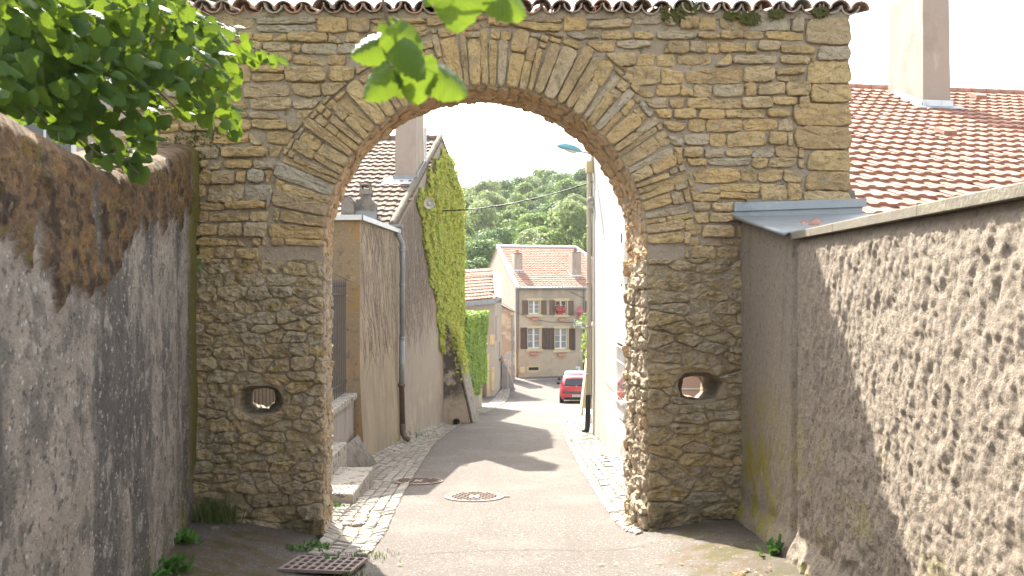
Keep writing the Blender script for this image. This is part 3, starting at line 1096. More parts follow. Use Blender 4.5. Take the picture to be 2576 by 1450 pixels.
# dark moss in the corner above the left wall
mm = MB()
for _ in range(1500):
    zz = R.uniform(1.9, 3.35)
    w = .10 + .10 * noise.noise(Vector((zz * 4, 0, 0))) + (.5 if 2.95 < zz < 3.25 else 0) * R.random()
    c = Vector((-3.50 + R.uniform(-.02, 1) * w * (1 if R.random() < .7 or zz < 2.9 else -1), YF - R.uniform(.0, .05), zz))
    s = R.uniform(.006, .016)
    mm.add([c + Vector((-s, -s * .4, 0)), c + Vector((s, -s * .2, -s)), c + Vector((0, -s, s)), c + Vector((0, .02, 0))], [(0, 1, 2), (0, 2, 3), (1, 3, 2), (0, 3, 1)])
mm.build('corner_moss', M['moss'], gate, kind='stuff')
# cement fillet above the flashing, foot of the right end
b = MB()
b.grid([[(x, YF - .004, 2.52 + .08 * t + .03 * noise.noise(Vector((x * 4, 0, 0)))), (x, YF - .04, 2.50), (x, YF - .075, 2.42)] for t, x in zip(np.linspace(0, 1, 30), np.linspace(2.55, WX1 + .06, 30))])
b.build('cement_fillet', M['coping'], gate, smooth=True)

# ------------------------------------------------------------------ lane walls
def lane_left(y):
    return -3.47 + .27 * (8.7 - y) if y > 2 else -1.66


def left_top(y):
    return 2.24 + (0 if y < 4.9 else (y - 4.9) * .218) + .02 * noise.noise(Vector((y * 2, 0, 0)))


lw = thing('garden_wall', 'tall grey rendered wall with thick brown moss along its top, beside the tree', 'wall', (-2.8, 5, -1), None)
ys = np.concatenate([np.linspace(-3, 2.2, 14), np.arange(2.25, 8.73, .026)])
NV = 130
rows, moss, alg, oli = [], [], [], []
for y in ys:
    t = left_top(y)
    row = []
    for k in range(NV + 1):
        f = k / NV
        zb = ground(lane_left(y), y) - .25
        z = zb + (t - zb) * f
        depth = t - z
        lim = float(np.interp(y, [2, 3.4, 4.2, 4.7, 5.0, 6.4, 7.6, 8.7], [.45, .52, .70, .66, .42, .46, .58, .70]))
        lim += .22 * noise.noise(Vector((y * 3.1, 0, 2))) + .16 * noise.noise(Vector((y * 9, z * 1.2, 5))) + .05 * noise.noise(Vector((y * 30, z * 6, 5)))
        m = 1 - sm(-.02, .035, depth - lim)
        hole = noise.noise(Vector((y * 3.3, z * 2.0, 11)))
        m *= 1 - sm(.36, .46, hole)
        strip = 0
        if y > 7.2:
            wdt = .50 + .30 * noise.noise(Vector((z * 1.7, 0, 3)))
            if -.6 < z:
                strip = sm(8.7 - wdt - .15, 8.7 - wdt + .15, y) * sm(-.55, -.3, z)
        a = sm(.05, .6, -z + .0) * sm(6.8, 8.6, y) + .5 * sm(-.2, -.8, z)
        ex = .035 * m * (.6 + .8 * abs(fnoise(y * 9, z * 9, 3, 3))) + .03 * strip
        n1 = .016 * fnoise(y * 2.2, z * 1.3, 1, 3) + .005 * fnoise(y * 16, z * 8, 2, 3)
        if depth < .05:
            ex *= depth / .05
        x = lane_left(y) + ex + n1
        row.append((x, y, z))
        moss.append(m)
        oli.append(strip)
        alg.append(a)
    n0 = len(row)
    x, yy, z = row[-1]
    for dx, dz in ((-.05, .03), (-.25, .06), (-.6, .09), (-.62, -.2), (-.62, -3.5)):
        row.append((lane_left(y) + dx, yy, t + dz + .01 * noise.noise(Vector((yy * 5, dx * 5, 0)))))
        moss.append(1 if dz > -.1 else 0)
        oli.append(0)
        alg.append(0)
    rows.append(row)
b = MB()
b.grid(rows)
o = b.build('wall_body', M['left_wall'], lw, smooth=True, fix=False)
attr(o.data, 'moss', moss)
attr(o.data, 'algae', alg)
attr(o.data, 'olive', oli)


def lane_right(y):
    return 1.95 + .063 * y


rw = thing('garden_wall', 'rough cast beige wall with flat cement coping slabs, half lit by sun', 'wall', (2.35, 5, -1))
RT = 1.955
ys = np.concatenate([np.linspace(-3, 1.9, 14), np.arange(2.0, 8.71, .0155)])
NV = 205
rows, alg = [], []
for y in ys:
    sm_ = sm(6.55, 6.75, y)                     # smoother strip next to the gate
    top = RT + sm_ * (y - 6.7) * .17
    row = []
    for k in range(NV + 1):
        zb = ground(lane_right(y), y) - .2
        z = zb + (top - zb) * k / NV
        warp = .25 * noise.noise(Vector((y * 1.5, z * 1.5, 3)))
        yy_, zz_ = y + .25 * z + warp * .25, z
        f1 = noise.voronoi(Vector((yy_ * 12.5, zz_ * 6.2, 1.5 + .8 * noise.noise(Vector((y, z, 0))))))[0][0]
        f2 = noise.voronoi(Vector((y * 27 + .15 * z, z * 18, 4.5)))[0][0]
        d = .015 * (.42 - f1) + .012 * (.42 - f2) + .013 * fnoise(yy_ * 13, zz_ * 6, 1, 4) + .007 * fnoise(y * 34, z * 28, 4, 3)
        lower = sm(.35, -.5, z)
        d = d * (1 - .25 * lower) + lower * .035 * fnoise(y * 6, z * 6, 9, 3)
        d *= 1 - .55 * sm_
        edge = sm(0, .10 + .05 * noise.noise(Vector((y * 3, 0, 1))), top - z)
        d = d * edge - .025 * (1 - edge)
        if 6.60 < y < 6.80:
            d -= .065 * (1 - abs(y - 6.70) / .10)
        if z < ground(lane_right(y), y) + .25:
            d += .08 * sm(.25, 0, z - ground(lane_right(y), y))
        row.append((lane_right(y) - d, y, z))
        alg.append(sm_ * sm(.9, -.2, z) * (.3 + sm(6.6, 8.2, y)))
    row.append((lane_right(y) + .3, y, top))
    row.append((lane_right(y) + .3, y, -2))
    alg += [0, 0]
    rows.append(row)
b = MB()
b.grid(rows)
o = b.build('wall_body', M['right_wall'], rw, smooth=True, fix=False)
attr(o.data, 'algae', alg)
cuts = [-3, -1.2, .4, 1.9, 3.05, 4.28, 5.62, 6.12, 6.70]
for a, c in zip(cuts, cuts[1:]):
    m_ = (a + c) / 2
    dirv = Vector((.063, 1, 0)).normalized()
    MB().cbox((lane_right(m_) + .13, m_, RT + .032), Vector((.17, -.011, 0)), dirv * ((c - a) / 2 * 1.002 - .003), (0, 0, .030), .006).build('coping_slab', M['coping'], rw)
# zinc flashing in the corner between gate and wall
fl = thing('zinc_flashing', 'folded grey zinc flashing in the corner of gate and rough wall', 'flashing', (2.8, 8.4, 2.2))
A, B_, Cc = Vector((lane_right(8.62) - .09, 8.60, 2.30)), Vector((3.80, 8.60, 2.33)), Vector((lane_right(6.62) - .10, 6.62, 2.00))
D_ = Vector((3.80, 8.2, 2.28))
b = MB()
b.prism([A, Cc, Cc + Vector((.32, .25, .06)), D_, B_], (0, 0, .012))
b.build('sheet', M['zinc'], fl)
MB().prism([A + Vector((0, .03, -.02)), B_ + Vector((0, .03, -.02)), B_ + Vector((0, .03, .085)), A + Vector((0, .03, .065))], (0, .02, 0)).build('upstand', M['zinc'], fl)
MB().prism([A + Vector((0, .045, .065)), B_ + Vector((0.03, .045, .085)), B_ + Vector((.03, .045, .175)), A + Vector((0, .045, .155))], (0, -.045, 0)).build('cover_strip', M['zinc'], fl)
MB().tube([A + Vector((-.004, 0, 0)), A.lerp(Cc, .5), Cc], .018, 8).build('rolled_edge', M['zinc'], fl, smooth=True)
pc = thing('clay_tile', 'red clay tiles peeping out beside the zinc flashing', 'roof tile', (2.8, 7.4, 2.1))
for k in range(2):
    MB().tube([at(2015 + 30 * k, 586 - 6 * k, 7.25), at(2024 + 30 * k, 570 - 5 * k, 7.7)], .065, 8).build('tile', M['tile_new'], pc, smooth=True)


# ------------------------------------------------------------------ roof tile fields
def tile_mesh(w, l, mat_, lo=False):
    """interlocking clay tile: pan and roll, lower edge lifted with a visible thickness"""
    pr = [(0, .010), (.06, .026), (.14, .030), (.34, .030), (.44, .022), (.54, .004), (1.02, .004)]
    if lo:
        pr = [(0, .010), (.24, .045), (.50, .006), (1.02, .008)]
    n = len(pr)
    sc = w / .28
    top = [(x * w, 0, z * sc + .058 * sc) for x, z in pr] + [(x * w, l, z * sc + .004) for x, z in pr]
    sk = [(x * w, .006, z * sc * .9) for x, z in pr]
    b = MB()
    b.add(top + sk, [(i, i + 1, n + i + 1, n + i) for i in range(n - 1)] + [(2 * n + i, 2 * n + i + 1, i + 1, i) for i in range(n - 1)])
    return b


def tile_field(parent, O, ea, eu, W, L_, pw, gauge, mat_, rank=None, limit=0, lo=False, rng=None, skip=None, name='roof_tile'):
    """courses of tiles from eave corner O along unit ea (width W) and up unit eu (length L_)"""
    rng = rng or random.Random(1)
    nrm = ea.cross(eu).normalized()
    base = Matrix((( ea.x, eu.x, nrm.x, 0), (ea.y, eu.y, nrm.y, 0), (ea.z, eu.z, nrm.z, 0), (0, 0, 0, 1)))
    tm = tile_mesh(pw, gauge * 1.12, mat_, lo)
    me = tm.mesh(name, mat_)
    nr, nc = int(L_ / gauge), int(W / pw)
    items = []
    for r in range(nr):
        for c in range(nc):
            p = O + ea * (c * pw) + eu * (r * gauge)
            if skip and skip(p):
                continue
            mt = Matrix.Translation(p + nrm * rng.uniform(-.004, .006)) @ base @ Matrix.Rotation(rng.uniform(-.012, .012), 4, 'Z') @ Matrix.Rotation(rng.uniform(-.02, .02), 4, 'X')
            items.append((rank(p) if rank else 0, mt))
    if limit:
        items.sort(key=lambda q: -q[0])
        for s, mt in items[:limit]:
            o = bpy.data.objects.new(name, me)
            C.objects.link(o)
            o.parent = parent
            o.matrix_basis = mt
        items = items[limit:]
    va = np.array(tm.v)
    big = MB()
    for s, mt in items:
        q = va @ np.array(mt.to_3x3()).T + np.array(mt.translation)
        n = len(big.v)
        big.v += [tuple(p) for p in q]
        big.f += [tuple(i + n for i in f) for f in tm.f]
    if big.v:
        big.build('roof_tiles_beyond' if limit else 'roof_tiles', mat_, parent, kind='stuff', fix=False)


def view_rank(u0, u1, vmax):
    def f(p):
        u, v = 1288 + F * p.x / p.y, 710 - F * (p.z - 1.6) / p.y
        return (1 / p.y) if u0 < u < u1 and v < vmax(u) else -1
    return f


# ------------------------------------------------------------------ right-hand house with the big tiled roof
rh = thing('tiled_house', 'house with a broad new red tile roof and grey chimney behind the rough wall', 'house', (8, 15, -1))
tl = .14
ea = Vector((1, tl, 0)).normalized()
ehor = Vector((-tl, 1, 0)).normalized()
mslope = .459
eu = (ehor + Vector((0, 0, mslope))).normalized()
EO = Vector((4.35, 10.75, 2.48))
RL = 8.75 * math.sqrt(1 + mslope ** 2)
RWD = 13.5
ridge0 = EO + eu * RL
b = MB()
b.prism([EO - Vector((0, 0, .02)), EO + ea * RWD - Vector((0, 0, .02)), EO + ea * RWD + eu * RL - Vector((0, 0, .02)), EO + eu * RL - Vector((0, 0, .02))], (0, 0, -.12))
roof = b.build('roof', M['tile_new'], rh)
tile_field(roof, EO, ea, eu, RWD, RL, .285, .395, M['tile_new'], view_rank(2118, 2600, lambda u: 540 - (u - 2150) * .2), 300, rng=random.Random(21))
b = MB()
b.prism([EO + Vector((.1, .3, -.1)), EO + ea * RWD + Vector((-.1, .3, -.1)), EO + ea * RWD + ehor * 8.5 + Vector((-.1, 0, 3.7)), EO + ehor * 8.5 + Vector((.1, 0, 3.7))], (0, 0, -1))
wall = MB()
q0, q1, q2, q3 = EO + Vector((.15, .3, 0)), EO + ea * (RWD - .2) + Vector((0, .3, 0)), EO + ea * (RWD - .2) + ehor * 8.6, EO + ehor * 8.6 + Vector((.15, 0, 0))
wall.add([Vector((p.x, p.y, -3)) for p in (q0, q1, q2, q3)] + [Vector((q0.x, q0.y, 2.3)), Vector((q1.x, q1.y, 2.3)), Vector((q2.x, q2.y, 6.1)), Vector((q3.x, q3.y, 6.1))], [(0, 1, 5, 4), (1, 2, 6, 5), (2, 3, 7, 6), (3, 0, 4, 7)])
wall.build('wall', M['white_wall'], rh)
nr = int(RWD / .40)
for k in range(nr):
    c = ridge0 + ea * (k * .40) + Vector((0, 0, .02))
    t = MB()
    t.tube([c, c + ea * .41], [.125, .110], 10, caps=True)
    t.build('ridge_tile', M['tile_new'], roof, smooth=True)
# back slope
bk = MB()
bk.prism([ridge0, ridge0 + ea * RWD, ridge0 + ea * RWD + ehor * 3 - Vector((0, 0, 1.4)), ridge0 + ehor * 3 - Vector((0, 0, 1.4))], (0, 0, -.1))
bk.build('back_slope', M['tile_new'], rh)


def chimney(parent, corner, ex, ey, w, d, ztop, zlow, mat_, taper=.0, fl=True, flash=None):
    """corner: front-left foot corner, ex along the front, ey to the back"""
    c = Vector(corner)
    b = MB()
    rows = []
    for z in np.linspace(zlow, ztop, 8):
        k = taper * (z - zlow) / (ztop - zlow)
        r_ = []
        for s, t in ((0, 0), (1, 0), (1, 1), (0, 1), (0, 0)):
            p = Vector((c.x, c.y, 0)) + ex * (w * (k + s * (1 - 2 * k))) + ey * (d * (k + t * (1 - 2 * k)))
            r_.append((p.x + .008 * noise.noise(Vector((z * 2, s, t))), p.y, z))
        rows.append(r_)
    b.grid(rows)
    b.add([rows[-1][i] for i in range(4)], [(0, 1, 2, 3)])
    return b.build('chimney', mat_, parent)


cc = Vector((9.42, 18.25, 0))
ch = chimney(rh, cc, ea, ehor, .70, 1.35, 8.35, 4.8, M['chimney'], taper=.03)
rz = lambda p: EO.z + mslope * ((p - EO).dot(ehor))
for (p0, p1, off) in ((cc, cc + ea * .70, -ehor), (cc, cc + ehor * 1.0, -ea)):
    a, c = p0 + off * .03 + (-ea * .03 if off == -ehor else Vector()), p1 + off * .03 + (ea * .03 if off == -ehor else Vector())
    za, zc = rz(a), rz(c)
    MB().prism([(a.x, a.y, za), (c.x, c.y, zc), (c.x, c.y, zc + .22), (a.x, a.y, za + .22)], off * .012).build('flashing', M['zinc_pale'], ch)
a = cc - ea * .25 - ehor * .22
apron = [a, a + ea * 1.2, cc + ea * .95 + ehor * .05, cc - ea * .25 + ehor * .05]
MB().prism([(p.x, p.y, rz(p) + .075) for p in apron], (0, 0, .012)).build('flashing', M['zinc'], ch)
for k in range(2):
    p = cc + ea * .18 + ehor * (.55 + k * .45)
    MB().lathe([(.06, 8.3), (.06, 8.5), (.14, 8.52), (.14, 8.56), (.05, 8.7), (.0, 8.7)], (p.x, p.y, 0), (0, 0, 1), 10).build('cowl', M['iron'], ch)
# ventilation tiles
for (u, v) in ((2378, 332), (2458, 243)):
    for y in np.arange(11, 20, .02):
        p = at(u, v, y)
        if p.z <= rz(p) + .09:
            break
    b = MB()
    b.obox(p + Vector((0, 0, .0)), ea * .14, eu * .16, ea.cross(eu) * .06)
    vt = b.build('vent_tile', M['tile_new'], roof)
    MB().obox(p - eu * .163, ea * .10, eu * .003, ea.cross(eu) * .042).build('vent_grille', M['black'], vt) if False else None

# ------------------------------------------------------------------ pale pink house behind the tree
ph = thing('pale_house', 'pale pink rendered house wall glimpsed behind the tree leaves', 'house', (-9, 15, -2))
MB().box(-15, -6.15, 13, 17, -2.5, 7).build('wall', M['pink_wall'], ph)
MB().prism([(-15.3, 12.7, 6.9), (-5.9, 12.7, 6.9), (-5.9, 15, 8.2), (-15.3, 15, 8.2)], (0, 0, .15)).build('roof', M['tile_old'], ph)
MB().prism([(-15.3, 15, 8.2), (-5.9, 15, 8.2), (-5.9, 17.3, 6.9), (-15.3, 17.3, 6.9)], (0, 0, .15)).build('roof', M['tile_old'], ph)
for xw in (-13, -10.4, -7.6):
    w_ = MB().box(xw - .5, xw + .5, 12.96, 13.02, 3.2, 4.7).build('window', M['white_paint'], ph)
    MB().box(xw - .42, xw - .03, 12.94, 12.958, 3.3, 4.6).build('pane', M['glass'], w_)
    MB().box(xw + .03, xw + .42, 12.94, 12.958, 3.3, 4.6).build('pane', M['glass'], w_)

# ------------------------------------------------------------------ left house: annex, gable, roof, chimney
R = random.Random(31)
lh = thing('creeper_house', 'old house with brown tile roof, tall chimney and creeper covered gable', 'house', (-3, 22, -2.5))


def gx(y):                                       # lane face of the gable wall
    return -2.85 + .0943 * (y - 19.7)


AY0, AY1, AT = 15.6, 19.7, 2.84
# annex: front face (to the gate) and lane face, slightly battered at the foot
b = MB()
rows = []
for z in np.linspace(-3.2, AT, 14):
    k = .10 * sm(0, -2.3, z)
    rows.append([(-8.5, AY0 - k * .3, z), (-2.98 + k, AY0 - k * .3, z)])
b.grid(rows)
b.build('annex_front', M['render_brown'], lh)
b = MB()
b.grid([[(-2.98 + .10 * sm(0, -2.3, z) + (.13 * (y - AY0) / (AY1 - AY0)), y - (.03 * sm(0, -2.3, z) if y == AY0 else 0), z) for y in np.linspace(AY0, AY1, 10)] for z in np.linspace(-3.2, AT, 14)])
b.build('annex_wall', M['render_tan'], lh)
MB().prism([(-8.5, AY0 - .08, AT), (-2.92, AY0 - .08, AT), (-2.78, AY1, AT), (-8.5, AY1, AT)], (0, 0, .05)).build('annex_roof', M['zinc'], lh)
MB().prism([(-8.5, AY0 - .10, AT - .03), (-2.90, AY0 - .10, AT - .03), (-2.90, AY0 - .10, AT + .07), (-8.5, AY0 - .10, AT + .07)], (0, .02, 0)).build('verge_trim', M['zinc_pale'], lh)
MB().prism([(-2.90, AY0 - .10, AT - .03), (-2.76, AY1, AT - .03), (-2.76, AY1, AT + .07), (-2.90, AY0 - .10, AT + .07)], (-.02, 0, 0)).build('verge_trim', M['zinc_pale'], lh)

GY0, GYR, GY1 = 19.72, 25.8, 30.0
ZE0, ZR, ZE1 = 3.03, 6.17, 4.90
b = MB()
prof = [(GY0, -4), (GY0, ZE0), (GYR, ZR), (GY1, ZE1), (GY1, -4)]
b.prism([(gx(y) + .03 * (1 if z < 0 else 0), y, z) for y, z in prof], (-7.5, 0, 0))
b.build('wall', M['render_gable'], lh)
ea_l = Vector((-1, 0, 0))
slope_l = (ZR - ZE0) / (GYR - GY0)
O1 = Vector((-9.5, GY0 - .35, ZE0 - .18 + .06))
eu_l = Vector((.0, 1, slope_l)).normalized()
RLl = (GYR - GY0 + .35) * math.sqrt(1 + slope_l ** 2)
b = MB()
xo = lambda y: gx(y) + .02
b.prism([(-9.5, GY0 - .35, ZE0 - .15), (xo(GY0), GY0 - .35, ZE0 - .15), (xo(GYR), GYR, ZR + .03), (-9.5, GYR, ZR + .03)], (0, 0, .05))
b.prism([(-9.5, GYR, ZR + .03), (xo(GYR), GYR, ZR + .03), (xo(GY1), GY1 + .2, ZE1 + .0), (-9.5, GY1 + .2, ZE1 + .0)], (0, 0, .05))
roof_l = b.build('roof', M['tile_old'], lh)
rl = lambda p: ZE0 + slope_l * (p.y - GY0)
tile_field(roof_l, O1, Vector((1, 0, 0)), eu_l, 7.6, RLl, .245, .345, M['tile_old'], rng=random.Random(8), skip=lambda p: p.x > gx(p.y) - .12)
for k in range(16):                                # ridge tiles
    x0 = gx(GYR) - .42 * (k + 1)
    MB().tube([(x0, GYR, ZR + .07), (x0 + .43, GYR, ZR + .075)], [.12, .135], 9).build('ridge_tile', M['tile_old'], roof_l, smooth=True)
# lumpy mortar verge along the gable
b = MB()
pts, rr = [], []
for t in np.linspace(0, 1, 40):
    y = GY0 - .3 + (GYR - GY0 + .3) * t
    pts.append((gx(y) - .06 + .02 * noise.noise(Vector((y * 4, 0, 0))), y, ZE0 - .12 + (ZR - ZE0 + .18) * t + .07))
    rr.append(.085 + .035 * noise.noise(Vector((y * 5, 3, 0))))
b.tube(pts, rr, 7)
b.build('mortar_verge', M['coping'], roof_l, smooth=True)
b = MB()
b.tube([(gx(y) - .04, y, ZR + .06 + (ZE1 - ZR) * (y - GYR) / (GY1 - GYR)) for y in np.linspace(GYR, GY1 + .2, 12)], .09, 7)
b.build('mortar_verge', M['coping'], roof_l, smooth=True)
# chimney
exl, eyl = Vector((1, 0, 0)), Vector((.094, 1, 0)).normalized()
cl = Vector((-3.28, 22.35, 0))
chl = chimney(lh, cl, exl, eyl, .60, 1.0, 7.4, 3.9, M['chimney'], taper=.01)
MB().box(cl.x - .06, cl.x + .66, 22.26, 22.35, rl(cl) + .02, rl(cl) + .2).build('flashing', M['zinc'], chl)
MB().prism([(cl.x - .30, 21.95, rl(Vector((0, 21.95, 0))) + .12), (cl.x + .66, 21.95, rl(Vector((0, 21.95, 0))) + .12), (cl.x + .66, 22.34, rl(cl) + .12), (cl.x - .30, 22.34, rl(cl) + .12)], (0, 0, .012)).build('flashing', M['zinc_pale'], chl)
MB().prism([(cl.x + .62, 22.3, rl(Vector((0, 22.3, 0)))), (cl.x + .72, 23.35, rl(Vector((0, 23.35, 0)))), (cl.x + .72, 23.35, rl(Vector((0, 23.35, 0))) + .28), (cl.x + .62, 22.3, rl(Vector((0, 22.3, 0))) + .28)], (.012, 0, 0)).build('flashing', M['zinc'], chl)
MB().box(cl.x + .15, cl.x + .45, 22.7, 23.0, 7.4, 7.7).build('chimney_pot', M['pot'], chl)
MB().tube([(cl.x + .72, 23.45, 5.0), (cl.x + .72, 23.45, 6.15)], .045, 8).build('vent_pipe', M['metal'], lh)
# stone vent stacks at the foot of the roof
for (u0, u1, v0, v1, y) in ((893, 942, 505, 545, 19.55), (858, 889, 500, 545, 19.3)):
    p, q = at(u0, v1, y), at(u1, v0, y)
    w = q.x - p.x
    b = MB()
    cx_, cy_ = (p.x + q.x) / 2, y + .2
    zt = q.z
    b.prism([(cx_ - w / 2, y, p.z - .3), (cx_ + w / 2, y, p.z - .3), (cx_ + w / 2, y, zt - .05), (cx_ + w * .32, y, zt + .04), (cx_ - w * .32, y, zt + .04), (cx_ - w / 2, y, zt - .05)], (0, .45, 0))
    st = b.build('vent_stack', M['vent_stone'], lh)
    if u0 > 880:
        MB().box(cx_ - w * .24, cx_ + w * .24, y + .06, y + .36, zt + .04, zt + .16).build('stack_neck', M['vent_stone'], st)
        MB().box(cx_ - w * .29, cx_ + w * .29, y + .02, y + .40, zt + .16, zt + .29).build('stack_cap', M['vent_stone'], st)
        for s in (-1, 1):
            MB().box(cx_ + s * w * .22 - .02, cx_ + s * w * .22 + .02, y + .05, y + .36, zt + .29, zt + .38).build('stack_post', M['vent_stone'], st)
        MB().box(cx_ - w * .29, cx_ + w * .29, y + .02, y + .40, zt + .38, zt + .42).build('stack_slab', M['vent_stone'], st)
        MB().box(cx_ - w * .56, cx_ + w * .62, y - .03, y - .005, p.z - .1, p.z + .13).build('flashing', M['zinc'], st)
# gutter and downpipe
pg = at(1003, 565, 19.6)
gut = MB()
n = 8
rows = []
for x in np.linspace(-3.5, pg.x + .12, 6):
    rows.append([(x, 19.42 + .08 * math.cos(math.pi * k / n), 2.98 - .08 * math.sin(math.pi * k / n) + .02) for k in range(n + 1)])
gut.grid(rows)
gut.grid([[(p[0], p[1], p[2] - .006) for p in r_] for r_ in rows])
gut.add([rows[-1][k] for k in range(n + 1)], [tuple(range(n + 1))])
gut.build('gutter', M['zinc'], lh)
px = -2.74
py = 19.62
foot = ground(-2.6, 19.6) + .05
MB().tube([(px - .08, 19.5, 2.92), (px - .06, 19.5, 2.78), (px + .04, py, 2.55), (px + .05, py, 2.35), (px + .03, py, .2)], .062, 10).build('downpipe', M['zinc'], lh, smooth=True)
for z in (2.4, 1.55, .25):
    MB().tube([(px + .035, py, z), (px + .035, py, z - .05)], .074, 10).build('pipe_collar', M['zinc'], lh, smooth=True)
MB().tube([(px + .03, py, .2), (px + .02, py, -.95)], .068, 10).build('lower_downpipe', M['zinc'], lh, smooth=True)
MB().tube([(px + .02, py, -.90), (px + .02, py, -.97), (px + .02, py, -.98), (px + .05, py, foot + .35)], [.09, .09, .065, .065], 10).build('cast_iron_pipe', M['cast_iron'], lh, smooth=True)
MB().tube([(px + .05, py, foot + .4), (px + .06, py, foot + .16), (px + .12, py - .05, foot + .06), (px + .2, py - .12, foot + .03)], [.08, .075, .07, .07], 10).build('pipe_shoe', M['cast_iron'], lh, smooth=True)
# buttress
b = MB()
yb0, yb1 = 26.0, 27.3
pr = [(-2.6, -3.6), (-1.22, -3.6), (-1.92, -.35), (-2.12, .2), (-2.6, .3)]
b.prism([(x, yb0, z) for x, z in pr], (.12, yb1 - yb0, 0))
bt = b.build('buttress', M['buttress'], lh)
MB().prism([(-1.20, yb0 - .02, -3.5), (-1.90, yb0 - .02, -.33), (-1.78, yb1 + .02, -.33), (-1.08, yb1 + .02, -3.5)], (.05, 0, .02)).build('buttress_coping', M['vent_stone'], bt)
hb = at(1148, 1062, 25.99)
MB().lathe([(.0, 0), (.10, 0), (.125, -.0), (.125, .03), (.10, .03)], hb + Vector((0, .02, 0)), (0, -1, 0), 16).build('drain_pipe', M['cast_iron'], bt)
MB().lathe([(.0, .035), (.10, .035)], hb + Vector((0, .02, 0)), (0, -1, 0), 16).build('drain_void', M['hole'], bt)

# ------------------------------------------------------------------ creeper: leaves and bare stems
def inside(x, y, poly):
    r_ = False
    j = len(poly) - 1
    for i in range(len(poly)):
        a, c = poly[i], poly[j]
        if (a[1] > y) != (c[1] > y) and x < (c[0] - a[0]) * (y - a[1]) / (c[1] - a[1]) + a[0]:
            r_ = not r_
        j = i
    return r_


def on_gable(u, v):
    k = (u - 1288) / F
    y = -4.708 / (k - .0943)
    return (y, 1.6 - (v - 710) * y / F)


def leaf_quad(b, c, n, s, r):
    n = (n + Vector((r.uniform(-.7, .7), r.uniform(-.7, .7), r.uniform(-.5, .8)))).normalized()
    t = n.cross(Vector((r.uniform(-1, 1), r.uniform(-1, 1), r.uniform(-1, 1)))).normalized()
    w = n.cross(t)
    b.add([c - t * s, c + w * s * .75 + n * s * .15, c + t * s, c - w * s * .75 + n * s * .15], [(0, 1, 2, 3)])


iv = thing('creeper', 'yellow green creeper climbing the gable of the old house', 'creeper', (-2.2, 26, -.5))
dense = [on_gable(u, v) for u, v in ((1108, 385), (1085, 420), (1062, 465), (1045, 500), (1052, 540), (1060, 600), (1075, 670), (1088, 740), (1100, 800), (1102, 870), (1118, 890), (1128, 850), (1140, 850), (1152, 900), (1168, 940), (1172, 880), (1168, 800), (1166, 700), (1164, 600), (1161, 500), (1150, 460), (1135, 420), (1120, 385))]
ylo, yhi = min(p[0] for p in dense), max(p[0] for p in dense)
zlo, zhi = min(p[1] for p in dense), max(p[1] for p in dense)
b = MB()
cnt = 0
while cnt < 17000:
    y, z = R.uniform(ylo, yhi), R.uniform(zlo, zhi)
    jy, jz = y + .5 * noise.noise(Vector((y * 1.5, z * 1.5, 2))), z + .5 * noise.noise(Vector((y * 1.5, z * 1.5, 9)))
    if not inside(jy, jz, dense):
        cnt += .05
        continue
    th = .03 + .10 * max(0, noise.noise(Vector((y * 1.7, z * 1.7, 5))) + .5)
    c = Vector((gx(min(y, GY1)) + .03 + R.random() * th, min(y, GY1 + .1), z))
    leaf_quad(b, c, Vector((1, -.25, .25)), R.uniform(.045, .085), R)
    cnt += 1
# creeper running down the buttress
for _ in range(1500):
    t = R.random()
    c = Vector((-1.95 + .33 * t + R.uniform(-.22, .1), R.uniform(26.0, 27.1), .0 - 1.5 * t + R.uniform(-.3, .3)))
    if t > .5 and R.random() < (t - .5) * 1.6:
        continue
    leaf_quad(b, c + Vector((.1, -.08, 0)), Vector((.7, -.6, .3)), R.uniform(.045, .08), R)
b.build('foliage', M['ivy'], iv, kind='stuff', fix=False)
# bare stems
b = MB()


def wall_x(y):
    return -2.86 + .13 * (y - AY1) / (AY1 - AY0) if y < AY1 else gx(y)


for k in range(2000):
    y0 = R.uniform(AY0 + .1, 25.8) if R.random() < .45 else R.uniform(19.9, 25.8)
    z = R.uniform(-1.0, 2.7) if y0 < AY1 else R.uniform(-1.1, 3.4)
    if z < -.2 + .35 * noise.noise(Vector((y0 * .9, 0, 0))) and R.random() < .8:
        continue
    pts = []
    y = y0
    d = R.gauss(0, .35)
    for s in range(R.randint(5, 14)):
        top = AT - .05 if y < AY1 else ZE0 + (ZR - ZE0) * min(1, (y - GY0) / (GYR - GY0)) - .1
        if z > top or y < AY0 + .05 or (AY1 - .06 < y < AY1 + .12):
            break
        pts.append((wall_x(y) + .012, y, z))
        d += R.gauss(0, .35)
        d *= .85
        y += d * .09
        z += R.uniform(.05, .11)
    if len(pts) > 2:
        b.tube(pts, R.uniform(.003, .008), 3, caps=False)
b.build('bare_stems', M['stem'], iv, kind='stuff', fix=False)
# long bare runners low on the wall
b = MB()
for k in range(46):
    y = R.uniform(AY0 + .2, 26.0)
    z = R.uniform(-.1, .7)
    pts = []
    d = R.uniform(-.5, .5)
    for s in range(R.randint(8, 18)):
        if (AY1 - .05 < y < AY1 + .1) or y < AY0 + .03:
            break
        pts.append((wall_x(y) + .013, y, z))
        d += R.gauss(0, .3)
        y += d * .05
        z -= R.uniform(.02, .07)
    if len(pts) > 3:
        b.tube(pts, .007, 3, caps=False)
b.build('trailing_stems', M['stem'], iv, kind='stuff', fix=False)
# runners on the annex front
b = MB()
for z0 in (1.95, 1.55, 1.1):
    b.tube([(-4.6 + t * .1, AY0 - .012, z0 - .02 * t + .05 * math.sin(t * .7) + .03 * noise.noise(Vector((t, z0, 0)))) for t in range(16)], .008, 4, caps=False)
b.build('trailing_stems', M['stem'], iv, kind='stuff', fix=False)

